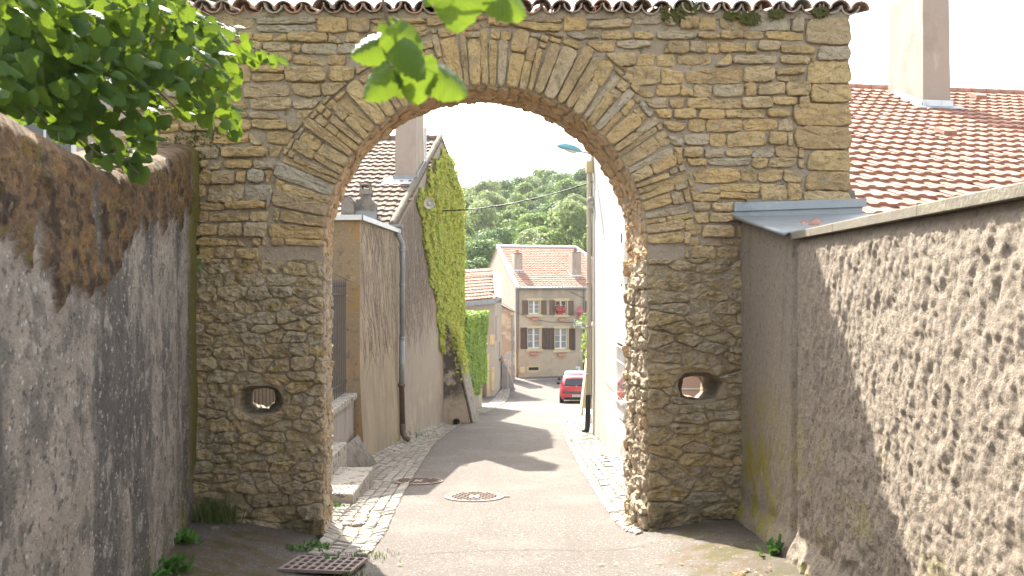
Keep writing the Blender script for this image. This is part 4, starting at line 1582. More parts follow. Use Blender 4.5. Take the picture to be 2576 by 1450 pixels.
# garden wall beyond, smothered in fresh green creeper
gw = thing('garden_wall', 'low lane wall beyond the buttress hidden under bright creeper', 'wall', (-1.6, 33, -3.5))
b = MB()
b.prism([(-1.93, 30.02, -4.2), (-1.93, 30.02, .25), (-1.36, 36, .10), (-1.36, 36, -4.6)], (-.5, .05, 0))
b.build('wall_body', M['render_gable'], gw)
iv2 = thing('creeper', 'bright green creeper mound spilling over the low lane wall', 'creeper', (-1.5, 33.5, -3))
b = MB()
for k in range(9500):
    y = R.uniform(30.0, 36.4)
    t = R.random()
    x0 = -1.90 + .095 * (y - 30)
    bul = .16 + .14 * noise.noise(Vector((y * 1.2, t * 3, 1)))
    if R.random() < .22:
        c = Vector((x0 - R.uniform(-.2, .6), y, .32 + .1 * noise.noise(Vector((y * 1.5, 0, 0))) + R.uniform(-.08, .08) - .02 * (y - 30)))
        n = Vector((.3, -.3, 1))
    else:
        zb = -2.95 + .5 * noise.noise(Vector((y * 1.3, 2, 0)))
        z = .30 - (.30 - zb) * t
        c = Vector((x0 + bul * (1 - t * .5) + R.uniform(-.08, .06), y, z))
        n = Vector((1, -.5, .3))
    if R.random() < .12:
        c = Vector((R.uniform(-1.36 - .55, -1.2), 36.3 + R.uniform(-.1, .1), R.uniform(-2.6, .25)))
        n = Vector((0, -1, .3))
    leaf_quad(b, c, n, R.uniform(.055, .10), R)
b.build('foliage', M['ivy_green'], iv2, kind='stuff', fix=False)

# ------------------------------------------------------------------ low wall with iron railing, steps
rl_ = thing('railing', 'low grey wall topped by black iron railings beside the arch', 'railing', (-3.1, 12.5, -1.5))
MB().box(-3.42, -3.09, 9.62, 15.55, -2.6, -.66).build('plinth_wall', M['plinth'], rl_)
y = 9.62
while y < 15.5:
    e = min(15.55, y + 1.18)
    MB().cbox((-3.25, (y + e) / 2, -.605), (.235, 0, 0), (0, (e - y) / 2 - .004, 0), (0, 0, .052), .012).build('coping_stone', M['step'], rl_)
    y = e
for z in (-.33, 1.38):
    MB().box(-3.265, -3.225, 9.66, 15.55, z - .012, z + .012).build('rail', M['iron'], rl_)
bar = MB()
bar.tube([(0, 0, -.55), (0, 0, 1.50)], .013, 6)
bar.tube([(0, 0, 1.50), (0, 0, 1.54), (0, 0, 1.66)], [.013, .024, .001], 6)
bm_ = bar.mesh('bar', M['iron'], fix=True)
y = 9.75
while y < 15.5:
    o = link('bar', bm_, rl_)
    o.location = (-3.245, y, 0)
    y += .155
stp = thing('doorstep', 'lichened lower step slab with railing shadows beside the arch', 'step', (-2.7, 12, -1.5))
MB().cbox((-2.70, 12.02, -1.66), (.46, 0, 0), (0, .82, 0), (0, 0, .28), .015).build('slab', M['step'], stp)
stp2 = thing('doorstep', 'dark lichened upper step stone against the railing wall', 'step', (-2.95, 12, -1.4))
MB().cbox((-2.96, 12.35, -1.45), (.19, 0, 0), (0, 1.0, 0), (0, 0, .37), .015).build('slab', M['step'], stp2)
rp = thing('cement_haunch', 'grey sloping cement haunch at the corner of the tan wall', 'haunch', (-2.8, 15, -2))
b = MB()
b.add([(-3.05, 13.6, -2.2), (-2.45, 14.0, -2.2), (-2.38, 15.6, -2.35), (-2.9, 16.6, -2.35), (-3.06, 14.0, -1.40), (-2.98, 15.4, -1.35), (-2.88, 16.2, -1.95)], [(0, 1, 4), (1, 2, 5, 4), (2, 3, 6, 5), (0, 3, 2, 1)])
b.build('haunch', M['vent_stone'], rp, smooth=True)

# ------------------------------------------------------------------ wall with openings
def facade(parent, O, e, n, W, z0, z1, openings, mat_, depth=.18, name='wall', reveal=None):
    """vertical wall from O along e, outward normal n; openings (s0, s1, z0, z1) are cut with reveals"""
    ss = sorted({0, W, *[q for o_ in openings for q in o_[:2]]})
    zs = sorted({z0, z1, *[q for o_ in openings for q in o_[2:4]]})
    b = MB()
    P_ = lambda s, z, d=0: Vector((O.x, O.y, 0)) + e * s - n * d + Vector((0, 0, z))
    for i in range(len(ss) - 1):
        for j in range(len(zs) - 1):
            sc, zc = (ss[i] + ss[i + 1]) / 2, (zs[j] + zs[j + 1]) / 2
            if any(o_[0] < sc < o_[1] and o_[2] < zc < o_[3] for o_ in openings):
                continue
            b.add([P_(ss[i], zs[j]), P_(ss[i + 1], zs[j]), P_(ss[i + 1], zs[j + 1]), P_(ss[i], zs[j + 1])], [(0, 1, 2, 3)])
    for a, c, q, t in openings:
        cs = [(a, q), (c, q), (c, t), (a, t)]
        for k in range(4):
            (s0, y0), (s1, y1) = cs[k], cs[(k + 1) % 4]
            b.add([P_(s0, y0), P_(s1, y1), P_(s1, y1, depth), P_(s0, y0, depth)], [(0, 1, 2, 3)])
    return b.build(name, mat_, parent, fix=False), P_


def window(parent, P_, e, n, a, c, q, t, depth, rows=3, fr=.045, glass='glass_light'):
    """casement: frame, two sashes with glazing bars, each pane its own piece"""
    b = MB()
    up = Vector((0, 0, 1))

    def bar_(s0, s1, z0, z1, d, th):
        b.obox(P_((s0 + s1) / 2, (z0 + z1) / 2, d), e * ((s1 - s0) / 2), n * th, up * ((z1 - z0) / 2))
    bar_(a, a + fr, q, t, depth - .03, .03)
    bar_(c - fr, c, q, t, depth - .03, .03)
    bar_(a + fr, c - fr, t - fr, t, depth - .03, .03)
    bar_(a + fr, c - fr, q, q + fr * 1.5, depth - .03, .032)
    m_ = (a + c) / 2
    bar_(m_ - fr * 1.1, m_ + fr * 1.1, q + fr * 1.5, t - fr, depth - .035, .03)
    for (s0, s1) in ((a + fr, m_ - fr * 1.1), (m_ + fr * 1.1, c - fr)):
        for k in range(1, rows):
            zz = q + fr * 1.5 + (t - fr - q - fr * 1.5) * k / rows
            bar_(s0, s1, zz - fr * .25, zz + fr * .25, depth - .03, .014)
    w = b.build('window', M['white_paint'], parent)
    for (s0, s1) in ((a + fr, m_ - fr * 1.1), (m_ + fr * 1.1, c - fr)):
        for k in range(rows):
            z0 = q + fr * 1.5 + (t - fr - q - fr * 1.5) * k / rows
            z1 = q + fr * 1.5 + (t - fr - q - fr * 1.5) * (k + 1) / rows
            MB().obox(P_((s0 + s1) / 2, (z0 + z1) / 2, depth - .012), e * ((s1 - s0) / 2), n * .004, up * ((z1 - z0) / 2)).build('pane', M[glass], w)
    return w


def shutter(parent, P_, e, n, a, c, q, t, mat_):
    up = Vector((0, 0, 1))
    k = 4
    s = MB().obox(P_((a + c) / 2, (q + t) / 2, -.035), e * ((c - a) / 2), n * .008, up * ((t - q) / 2)).build('shutter', mat_, parent)
    for i in range(k):
        w = (c - a) / k
        MB().obox(P_(a + w * (i + .5), (q + t) / 2, -.050), e * (w / 2 - .006), n * .010, up * ((t - q) / 2 - .004)).build('board', mat_, s)
    for zz in (q + (t - q) * .14, q + (t - q) * .84):
        MB().obox(P_((a + c) / 2, zz, -.072), e * ((c - a) / 2 - .01), n * .012, up * .045).build('batten', mat_, s)
    return s

# ------------------------------------------------------------------ white house on the right of the lane
R = random.Random(77)
UP = Vector((0, 0, 1))
wh = thing('white_house', 'white stucco house on the right of the lane behind the arch pier', 'house', (3, 19, -2.3))
ew = Vector((-.10, 6.1, 0)).normalized()          # lane face runs from the near corner to the far corner
nw = Vector((-1, -.016, 0)).normalized()
Ow = Vector((2.33, 15.9, 0))
WL = 6.12
wy = lambda y: (y - 15.9) / ew.y
op = (wy(16.12), wy(17.25), -.82, .30)
wobj, PW = facade(wh, Ow, ew, nw, WL, -3.6, 6.0, [op], M['white_wall'], .22)
# battered foot
b = MB()
rows = []
for y in np.concatenate([[15.86], np.linspace(15.95, 22.0, 24)]):
    k = (.16 * sm(22, 16.2, y) + .02) * sm(15.86, 16.5, y)
    x = 2.33 - .0164 * (y - 15.9)
    rows.append([(x - .002, y, -1.05 + .05 * noise.noise(Vector((y, 0, 0)))), (x - k * .25, y, -1.5), (x - k * .7, y, ground(x, y) + .35), (x - k, y, ground(x, y) - .2)])
b.grid(rows)
b.build('battered_foot', M['white_wall'], wh, smooth=True)
# front (towards the gate) with the panelled garage door, far end, roof
ef, nf = Vector((1, 0, 0)), Vector((0, -1, 0))
fo, PF = facade(wh, Vector((2.33, 15.9, 0)), ef, nf, 2.0, -3.6, 6.0, [(.45, 1.85, -1.85, .75)], M['white_wall'], .15)
gd = MB().obox(PF(1.15, -.55, .14), ef * .70, nf * .01, UP * 1.30).build('garage_door', M['garage'], wh)
for k in range(6):
    MB().obox(PF(1.15, -1.85 + .435 * k + .21, .125), ef * .69, nf * .012, UP * .19).build('door_panel', M['garage'], gd)
    MB().obox(PF(1.15, -1.85 + .435 * k, .118), ef * .69, nf * .012, UP * .014).build('panel_trim', M['white_paint'], gd)
fe = MB()
fe.add([(2.225, 22.0, -3.8), (4.33, 22.0, -3.8), (4.33, 22.0, 6), (2.225, 22.0, 6)], [(3, 2, 1, 0)])
fe.add([(4.33, 15.9, -3.8), (4.33, 22.0, -3.8), (4.33, 22.0, 6), (4.33, 15.9, 6)], [(0, 1, 2, 3)])
fe.build('wall', M['white_wall'], wh)
MB().prism([(2.05, 15.6, 6.0), (2.05, 22.3, 6.0), (3.3, 22.3, 6.7), (4.5, 22.3, 6.0), (4.5, 15.6, 6.0), (3.3, 15.6, 6.7)], (0, 0, .12)).build('roof', M['tile_old'], wh)
# window, surround and bellied grille
a, c, q, t = op
window(wh, PW, ew, nw, a, c, q, t, .20, rows=3, glass='glass')
sur = MB()
for (s0, s1, z0, z1) in ((a - .14, a, q, t + .16), (c, c + .14, q, t + .16), (a, c, t, t + .16)):
    sur.obox(PW((s0 + s1) / 2, (z0 + z1) / 2, -.012), ew * ((s1 - s0) / 2), nw * .016, UP * ((z1 - z0) / 2))
sur.build('window_surround', M['white_wall'], wh)
sl = MB()
sl.prism([PW(a - .16, q - .05, .0), PW(c + .16, q - .05, .0), PW(c + .16, q - .05, -.14), PW(a - .16, q - .05, -.14)], (0, 0, .05))
sl.prism([PW(a - .05, q - .05, -.003), PW(c + .05, q - .05, -.003), PW(c - .2, q - .42, -.003), PW(a + .2, q - .42, -.003)], nw * .05)
sl.build('window_sill', M['white_step'], wh)
gr = MB()
for z in (q + .04, q + .75, t - .06):
    gr.tube([PW(s, z, -.03 - .03) for s in (a + .02, c - .02)], .010, 5)
gr.build('grille_rail', M['white_paint'], wh)
for k in range(8):
    s = a + .05 + (c - a - .1) * k / 7
    pts = []
    for i in range(15):
        f = i / 14
        z = t - .04 - (t - q - .06) * f
        bel = .05 + .24 * math.exp(-((f - .78) / .17) ** 2)
        pts.append(PW(s, z, -bel))
    MB().tube(pts, .009, 5).build('grille_bar', M['white_paint'], wh, smooth=True)
fb = MB()
for _ in range(26):
    leaf_quad(fb, PW(R.uniform(a + .1, a + .5), q + R.uniform(.10, .45), -R.uniform(.02, .14)), nw, R.uniform(.02, .04), R)
fbo = thing('flower_pot', 'pink flowers behind the bellied white window grille', 'flowers', PW(a + .3, q, -.06))
fb.build('petals', M['flower'], fbo, kind='stuff', fix=False)
MB().lathe([(0, 0), (.07, 0), (.09, .16), (.08, .16), (0, .12)], PW(a + .3, q + .0, -.075), UP, 10).build('pot', M['box_clay'], fbo)
# upper louvred shutter
shs = MB().obox(PW(.28, 1.98, -.05), ew * .22, nw * .035, UP * .42).build('shutter', M['white_paint'], wh)
for k in range(12):
    MB().obox(PW(.28, 1.62 + k * .066, -.088), ew * .18, (nw * .010 + UP * .012), UP * .012).build('slat', M['white_paint'], shs)
MB().tube([PW(.55, 1.52, -.06), PW(.55, 2.6, -.06)], .014, 6).build('shutter_rod', M['iron'], wh)
# drain pipe at the far corner
pp = lambda z, d=0.0: Vector((2.19 + .0 * z, 21.92, z)) + Vector((-.05 - d, -.02, 0))
MB().tube([pp(5.0) + Vector((.1, 0, .15)), pp(4.75), pp(4.5, .02), pp(3.3, .02), pp(.5, .02), pp(-1.55, .04)], .062, 12).build('downpipe', M['pipe_beige'], wh, smooth=True)
for z in (3.15, 1.6, .4, -.9):
    MB().tube([pp(z, .025), pp(z - .05, .025)], .072, 12).build('pipe_collar', M['pipe_beige'], wh, smooth=True)
MB().tube([pp(-1.5, .04), pp(-1.52, .04), pp(-2.35, .06), pp(-2.50, .09), pp(-2.55, .2)], [.078, .072, .072, .075, .075], 12).build('pipe_foot', M['pipe_black'], wh, smooth=True)
MB().tube([pp(4.5, -.07), pp(-1.6, -.05)], .010, 5).build('conduit', M['cable'], wh)
MB().box(2.03, 2.22, 21.8, 21.94, 4.60, 4.92).build('junction_box', M['trim'], wh)
# buttress and step beyond its far corner
bb = thing('buttress', 'sloping pale ochre buttress beyond the white house corner', 'buttress', (2.9, 30, -3.4))
MB().prism([(2.56, 30, -3.75), (3.3, 30, -3.75), (3.3, 30, .05), (3.05, 30, .05), (2.95, 30, -.3)], (.05, 1.2, 0)).build('buttress_body', M['beige_panel'], bb)
ws = thing('doorstep', 'white stone block step at the foot of the white house downpipe', 'step', (2.45, 26, -3))
MB().cbox((2.50, 25.9, -2.86), (.14, 0, 0), (0, .5, 0), (0, 0, .26), .02).build('block', M['white_step'], ws)
pl = thing('trailing_plant', 'small pale green plant hanging beside the white house downpipe', 'plant', (2.9, 30.4, -.2))
b = MB()
sb = MB()
for k in range(9):
    p = Vector((2.93 + R.uniform(-.05, .1), 30.3, .2 + R.uniform(-.3, .3)))
    pts = [p]
    d = Vector((R.uniform(-.9, -.1), R.uniform(-.3, .3), R.uniform(.1, .7)))
    for s in range(8):
        p = p + d * .07
        d.z -= .16
        pts.append(p)
        if k % 2 == 0:
            for _ in range(2):
                leaf_quad(b, p + Vector((R.uniform(-.05, .05), R.uniform(-.05, .05), R.uniform(-.06, .05))), Vector((-.3, -1, .4)), R.uniform(.03, .06), R)
    sb.tube(pts, .006, 4, caps=False)
for _ in range(80):
    leaf_quad(b, Vector((2.78 + R.gauss(0, .07), 30.2 + R.uniform(-.1, .2), -.75 + R.gauss(0, .3))), Vector((-.3, -1, .4)), R.uniform(.03, .07), R)
b.build('foliage', M['ivy_green'], pl, kind='stuff', fix=False)
sb.build('stems', M['stem'], pl, kind='stuff', fix=False)

# ------------------------------------------------------------------ loudspeakers, cable, street lamp
def horn(p, ax, label):
    t_ = thing('loudspeaker', label, 'loudspeaker', p, 'village loudspeakers')
    p, ax = Vector(p), Vector(ax).normalized()
    MB().lathe([(.155, .0), (.160, -.005), (.160, -.02), (.135, -.05), (.09, -.11), (.06, -.19), (.055, -.22), (0, -.22)], p, ax, 24).build('bell', M['horn'], t_, smooth=True)
    MB().lathe([(.155, 0), (.128, -.035), (.085, -.07), (.06, -.10), (0, -.10)], p + ax * .001, ax, 24).build('throat', M['horn'], t_, smooth=True)
    MB().lathe([(0, -.03), (.045, -.035), (.055, -.05), (.05, -.10)], p, ax, 16).build('reflector', M['horn'], t_, smooth=True)
    MB().tube([p - ax * .2, p - ax * .2 - UP * .18 - ax * .05, p - ax * .42 - UP * .18], .014, 6).build('bracket', M['iron'], t_)
    return t_


ps = at(1080, 512, 22.5)
horn(ps, (.12, -1, 0), 'round grey horn loudspeaker fixed among the creeper leaves')
horn(at(1490, 510, 21.65), (-.1, -1, .05), 'round grey horn loudspeaker mounted beside the beige downpipe')
cb = MB()
p0, p1 = at(1112, 531, 25.3), at(1492, 457, 21.85)
pts = []
for k in range(25):
    f = k / 24
    p = p0.lerp(p1, f)
    p.z -= .30 * 4 * f * (1 - f) * .6
    pts.append(p)
cb.tube(pts, .017, 6)
for k in range(22):
    f0, f1 = k / 22, (k + 1) / 22
    a, c = p0.lerp(p1, f0), p0.lerp(p1, f1)
    a.z -= .72 * f0 * (1 - f0)
    c.z -= .72 * f1 * (1 - f1)
    ph_ = 2.6 * k
    cb.tube([a + Vector((0, .022 * math.cos(ph_), .022 * math.sin(ph_))), c + Vector((0, .022 * math.cos(ph_ + 2.6), .022 * math.sin(ph_ + 2.6)))], .011, 5)
o = cb.build('overhead_cable', M['cable'])
tag(o, 'twisted black cable spanning the lane between creeper gable and white house', 'cable')

sl = thing('street_lamp', 'turquoise street lamp head on an arm under the arch curve', 'street lamp', at(1470, 380, 21.9))
hd = at(1402, 368, 21.9)
td = at(1458, 381, 21.9)
dx = (td - hd)
e1 = dx.normalized()
upv = (UP - e1 * UP.dot(e1)).normalized()
fw = e1.cross(upv)
prof = [(-.02, .02, .05), (.06, .11, .10), (.25, .14, .15), (.5, .13, .14), (.66, .085, .09), (.74, .05, .05)]
b = MB()
rows = []
for s, hw_, hh_ in prof:
    c = hd + e1 * (s * dx.length / .70)
    rows.append([c + fw * (hw_ * math.cos(a)) + upv * (hh_ * .95 * max(-.30, math.sin(a))) for a in (2 * math.pi * k / 16 for k in range(17))])
b.grid(rows)
b.add([rows[0][k] for k in range(16)], [tuple(range(16))])
b.build('lamp_housing', M['lamp_blue'], sl, smooth=True)
b = MB()
rows = []
for s, hw_, dp in ((.22, .02, .0), (.28, .10, .05), (.45, .11, .075), (.60, .07, .05), (.66, .02, 0)):
    c = hd + e1 * (s * dx.length / .70) - upv * .02
    rows.append([c + fw * (hw_ * math.cos(a)) - upv * (.01 + dp * math.sin(a)) for a in (math.pi * k / 10 for k in range(11))])
b.grid(rows)
b.build('lamp_glass', M['lamp_glass'], sl, smooth=True)
MB().tube([td - e1 * .05, td + e1 * .25, td + e1 * .6 - upv * .08, Vector((2.3, 21.95, td.z - .35))], .028, 8).build('lamp_arm', M['metal'], sl, smooth=True)

# ------------------------------------------------------------------ far house across the street
fh = thing('shuttered_house', 'two storey beige house with brown shutters at the end of the lane', 'house', (3, 56, -5.1))
FX0, FY0 = .2516, 56.0
RA = math.radians(14)
e1 = Vector((math.cos(RA), math.sin(RA), 0))
n1 = Vector((math.sin(RA), -math.cos(RA), 0))
e2 = -n1


def fz(zx, zy):
    u, v = 1132 + zx * .3253, 597.5 + zy * .3253
    k = (u - 1288) / F
    s = (FY0 * k - FX0) / (e1.x - e1.y * k)
    y = FY0 + e1.y * s
    return s, 1.6 - (v - 710) * y / F


def fr_(x0, x1, y0, y1):
    s0, za = fz(x0, y0)
    s1, zb = fz(x1, y1)
    return s0, s1, zb, za


wins = [((607, 695, 487, 594), 3), ((815, 903, 490, 594), 3), ((600, 698, 700, 860), 3), ((810, 907, 703, 862), 3)]
ops = [fr_(*w_) for w_, _ in wins]
vent = fr_(607, 685, 1005, 1028)
FW = 8.6
EZ = 1.26
wo, PH = facade(fh, Vector((FX0, FY0, 0)), e1, n1, FW, -5.6, EZ, ops + [vent], M['far_wall'], .20)
for (a, c, q, t), gl in zip(ops, ('glass_light', 'glass', 'glass_light', 'glass_light')):
    window(fh, PH, e1, n1, a, c, q, t, .18, rows=3, fr=.055, glass=gl)
for (x0, x1, y0, y1) in ((593, 715, 470, 487), (803, 923, 472, 490), (587, 719, 685, 700), (797, 929, 687, 703)):
    a, c, q, t = fr_(x0, x1, y0, y1)
    MB().obox(PH((a + c) / 2, (q + t) / 2, -.02), e1 * ((c - a) / 2), n1 * .028, UP * ((t - q) / 2)).build('lintel', M['trim'], fh)
for (x0, x1, y0, y1) in ((593, 715, 598, 613), (803, 920, 600, 616), (587, 718, 864, 880), (795, 929, 868, 887)):
    a, c, q, t = fr_(x0, x1, y0, y1)
    MB().obox(PH((a + c) / 2, (q + t) / 2, -.035), e1 * ((c - a) / 2), n1 * .045, UP * ((t - q) / 2)).build('sill', M['trim'], fh)
for (w_, _), op_ in zip(wins, ops):
    a, c, q, t = op_
    for s0, s1 in ((a - .10, a - .003), (c + .003, c + .10)):
        MB().obox(PH((s0 + s1) / 2, (q + t) / 2, -.012), e1 * ((s1 - s0) / 2), n1 * .016, UP * ((t - q) / 2 - .004)).build('jamb', M['trim'], fh)
for (x0, x1, y0, y1, m_) in ((558, 604, 487, 597, 'shutter_old'), (703, 746, 487, 598, 'shutter_old'), (768, 812, 487, 600, 'shutter_old'), (913, 955, 490, 602, 'shutter_old'), (1045, 1090, 490, 655, 'shutter_old'), (545, 597, 698, 862, 'shutter'), (709, 756, 700, 865, 'shutter'), (758, 806, 702, 866, 'shutter'), (918, 968, 705, 870, 'shutter')):
    a, c, q, t = fr_(x0, x1, y0, y1)
    shutter(fh, PH, e1, n1, a, c, q, t, M[m_])
MB().obox(PH((vent[0] + vent[1]) / 2, (vent[2] + vent[3]) / 2, .15), e1 * ((vent[1] - vent[0]) / 2), n1 * .01, UP * ((vent[3] - vent[2]) / 2)).build('vent_back', M['black'], fh)
b = MB()
va, vb, vc, vd = fr_(598, 692, 996, 1037)
for (s0, s1, z0, z1) in ((va, vent[0], vc, vd), (vent[1], vb, vc, vd), (vent[0], vent[1], vent[3], vd), (vent[0], vent[1], vc, vent[2])):
    b.obox(PH((s0 + s1) / 2, (z0 + z1) / 2, -.008), e1 * ((s1 - s0) / 2), n1 * .012, UP * ((z1 - z0) / 2))
b.build('cellar_vent_frame', M['trim'], fh)
for k in range(9):
    s = vent[0] + (vent[1] - vent[0]) * (k + .5) / 9
    MB().obox(PH(s, (vent[2] + vent[3]) / 2, .05), e1 * .012, n1 * .012, UP * ((vent[3] - vent[2]) / 2)).build('vent_bar', M['iron'], fh)
# plinth, side wall, roof
sp_, zp = fz(520, 905)
b = MB()
for (s0, s1, z0, z1) in ((.02, va, -5.6, zp), (vb, FW - .02, -5.6, zp), (va, vb, -5.6, vc), (va, vb, vd, zp)):
    b.obox(PH((s0 + s1) / 2, (z0 + z1) / 2, -.01), e1 * ((s1 - s0) / 2), n1 * .014, UP * ((z1 - z0) / 2))
b.build('plinth', M['far_plinth'], fh)
DEP = 11.6
c0 = Vector((FX0, FY0, 0))
RD, RZ = 5.87, 4.31
b = MB()
gp = [(0, -5.6), (0, EZ), (RD * .45, EZ + (RZ - EZ) * .52), (RD, RZ - .05), (DEP, EZ), (DEP, -5.6)]
b.prism([c0 + e2 * d + UP * z for d, z in gp], e1 * .25)
b.build('gable_wall', M['pink_wall'], fh)
b = MB()
ov = -n1 * -.0
ee = c0 + UP * (EZ - .04) + n1 * .25 - e1 * .05
rr0 = c0 + e2 * RD + UP * RZ - e1 * .05
b.prism([ee, ee + e1 * (FW + .1), rr0 + e1 * 6.5, rr0], (0, 0, -.08))
b.prism([rr0, rr0 + e1 * 6.5, c0 + e2 * DEP + e1 * (FW + .1) + UP * EZ, c0 + e2 * DEP + UP * EZ - e1 * .05], (0, 0, -.08))
b.prism([ee + e1 * (FW + .1), c0 + e2 * DEP + e1 * (FW + .1) + UP * EZ, rr0 + e1 * 6.5], (0, 0, -.08))
rf = b.build('roof', M['tile_far'], fh)
up_r = (rr0 - ee)
LR = up_r.length
up_r.normalize()
hip = lambda p: (p - c0).dot(e1) > FW - .3 - (FW - 6.5) * max(0, (p - c0).dot(e2)) / RD
tile_field(rf, ee + e1 * .22, e1, up_r, FW, LR, .26, .30, M['tile_far'], lo=True, rng=random.Random(2), skip=hip)
MB().tube([rr0 + UP * .05, rr0 + e1 * 6.5 + UP * .05], .13, 8).build('ridge_capping', M['zinc_pale'], rf)
MB().obox((ee + rr0) / 2 + e1 * .12 + UP * .06, e1 * .13, (rr0 - ee) / 2, UP * .05).build('verge_capping', M['zinc_pale'], rf)
MB().tube([rr0 + e1 * 6.5 + UP * .05, ee + e1 * (FW + .1) + UP * .05], .10, 8).build('hip_capping', M['zinc_pale'], rf)
MB().tube([PH(-.05, EZ - .08, -.30), PH(FW, EZ - .08, -.30)], .085, 10).build('gutter', M['zinc'], fh, smooth=True)
for s, zt, zb in ((fz(505, 0)[0] + .12, EZ - .1, -5.1), (fz(1033, 0)[0], EZ - .1, -4.7)):
    MB().tube([PH(s, zt, -.25), PH(s, zt - .2, -.09), PH(s, zb + .5, -.09)], .05, 8).build('downpipe', M['zinc'], fh, smooth=True)
    MB().tube([PH(s, zb + .55, -.10), PH(s, zb, -.10)], .062, 8).build('pipe_foot', M['cast_iron'], fh, smooth=True)
for (d, s, w_, h_, pot) in ((2.0, .42, .62, 1.35, True), (1.25, 4.60, .70, 1.85, True)):
    p = c0 + e1 * s + e2 * d
    zb = EZ + (RZ - EZ) * d / RD
    ch_ = chimney(fh, p, e1, e2, w_, .75, zb + h_, zb - .3, M['chimney'], taper=.02)
    MB().obox(p + e1 * w_ / 2 - e2 * .02 + UP * (zb + .12), e1 * (w_ / 2 + .03), e2 * .012, UP * .10).build('flashing', M['zinc_pale'], ch_)
    q0 = p - e1 * .22 - e2 * .18
    zq = EZ + (RZ - EZ) * (d - .18) / RD + .10
    MB().prism([q0 + UP * zq, q0 + e1 * (w_ + .44) + UP * zq, q0 + e1 * (w_ + .44) + e2 * .16 + UP * (zq + .08), q0 + e2 * .16 + UP * (zq + .08)], (0, 0, .012)).build('flashing', M['zinc_pale'], ch_)
    MB().obox(p - e1 * .10 + e2 * .35 + UP * (zb + .28), e1 * .012, (e2 + UP * .52) * .42, UP * .10).build('flashing', M['zinc_pale'], ch_)
    MB().obox(p + e1 * w_ / 2 + e2 * .37 + UP * (zb + h_ + .03), e1 * (w_ / 2 - .04), e2 * .30, UP * .03).build('chimney_slab', M['coping'], ch_)
    MB().lathe([(.12, 0), (.11, .26), (.09, .26), (.09, 0)], p + e1 * w_ * .5 + e2 * .37 + UP * (zb + h_ + .05), UP, 10).build('chimney_pot', M['pot'] if s < 2 else M['coping'], ch_)
# boxes and fittings on the facade
a, c, q, t = fr_(541, 578, 1002, 1048)
MB().obox(PH((a + c) / 2, (q + t) / 2, -.05), e1 * ((c - a) / 2), n1 * .025, UP * ((t - q) / 2)).build('meter_box', M['trim'], fh)
for (x0, x1, y0, y1) in ((970, 984, 997, 1018), (988, 1005, 1000, 1030)):
    a, c, q, t = fr_(x0, x1, y0, y1)
    MB().obox(PH((a + c) / 2, (q + t) / 2, -.06), e1 * ((c - a) / 2), n1 * .035, UP * ((t - q) / 2)).build('meter_box', M['white_paint'], fh)
cb = MB()
for (ptsz) in (((355, 480), (500, 575), (620, 630), (780, 655), (930, 658), (1030, 650)), ((925, 420), (1028, 468))):
    pp_ = [fz(*p) for p in ptsz]
    cb.tube([PH(s, z, -.06) if s > 0 else PH(s, z, -.3) for s, z in pp_], .012, 4, caps=False)
cb.build('facade_cable', M['cable'], fh)
for i, (x0, x1, y0, y1) in enumerate(((625, 678, 622, 640), (833, 886, 629, 643), (617, 675, 890, 907), (831, 889, 897, 914))):
    a, c, q, t = fr_(x0, x1, y0, y1)
    fbx = thing('flower_box', ['empty clay flower box under the left upper window of the beige house', 'empty clay flower box under the red flowered window', 'empty clay flower box under the left lower window of the beige house', 'empty clay flower box under the right lower window of the beige house'][i], 'flower box', PH((a + c) / 2, q, -.15), 'empty clay flower boxes on the beige house')
    bx = MB()
    h = (t - q)
    bx.prism([PH(a, t, -.05), PH(c, t, -.05), PH(c - .04, q, -.08), PH(a + .04, q, -.08)], n1 * .2)
    bx.build('trough', M['box_clay'], fbx)
    for s in (a + .12, c - .12):
        MB().tube([PH(s, t, -.26), PH(s, t + .06, -.26), PH(s, t + .06, 0.0)], .012, 5).build('bracket', M['iron'], fbx)
# red geraniums in the right upper window
a, c, q, t = ops[1]
fl_ = thing('flower_box', 'red flower box full of pink geraniums on the upper window sill', 'flower box', PH((a + c) / 2, q, .05))
MB().prism([PH(a + .16, q + .02, .03), PH(c - .35, q + .02, .03), PH(c - .30, q + .24, .03), PH(a + .12, q + .24, .03)], n1 * .20).build('trough', M['red_box'], fl_)
b = MB()
g_ = MB()
for _ in range(240):
    cpos = PH(R.uniform(a - .05, c - .15), q + .24 + abs(R.gauss(0, .22)), -R.uniform(.05, .30))
    leaf_quad(b if R.random() < .55 else g_, cpos, n1, R.uniform(.035, .06), R)
b.build('petals', M['flower'], fl_, kind='stuff', fix=False)
g_.build('foliage', M['weed'], fl_, kind='stuff', fix=False)
# faded red wall lamp
s0, z0 = fz(986, 578)
wlamp = thing('wall_lamp', 'faded red enamel lamp shade on the beige house beside the shutter', 'wall lamp', PH(s0, z0, -.3))
cpos = PH(s0, z0, -.45)
MB().lathe([(.36, 0), (.36, .03), (.30, .12), (.16, .24), (.07, .30), (.06, .36), (0, .36)], cpos, UP + e1 * .05, 18).build('lamp_shade', M['pink_metal'], wlamp, smooth=True)
MB().tube([cpos + UP * .34, cpos + UP * .46, PH(s0 + .12, z0 + .44, -.25), PH(s0 + .16, z0 + .2, -.02)], .025, 6).build('lamp_arm', M['pink_metal'], wlamp)
s1_, z1_ = fz(997, 610)
MB().obox(PH(s1_, z1_, -.07), e1 * .085, n1 * .04, UP * .24).build('lamp_box', M['pink_metal'], wlamp)
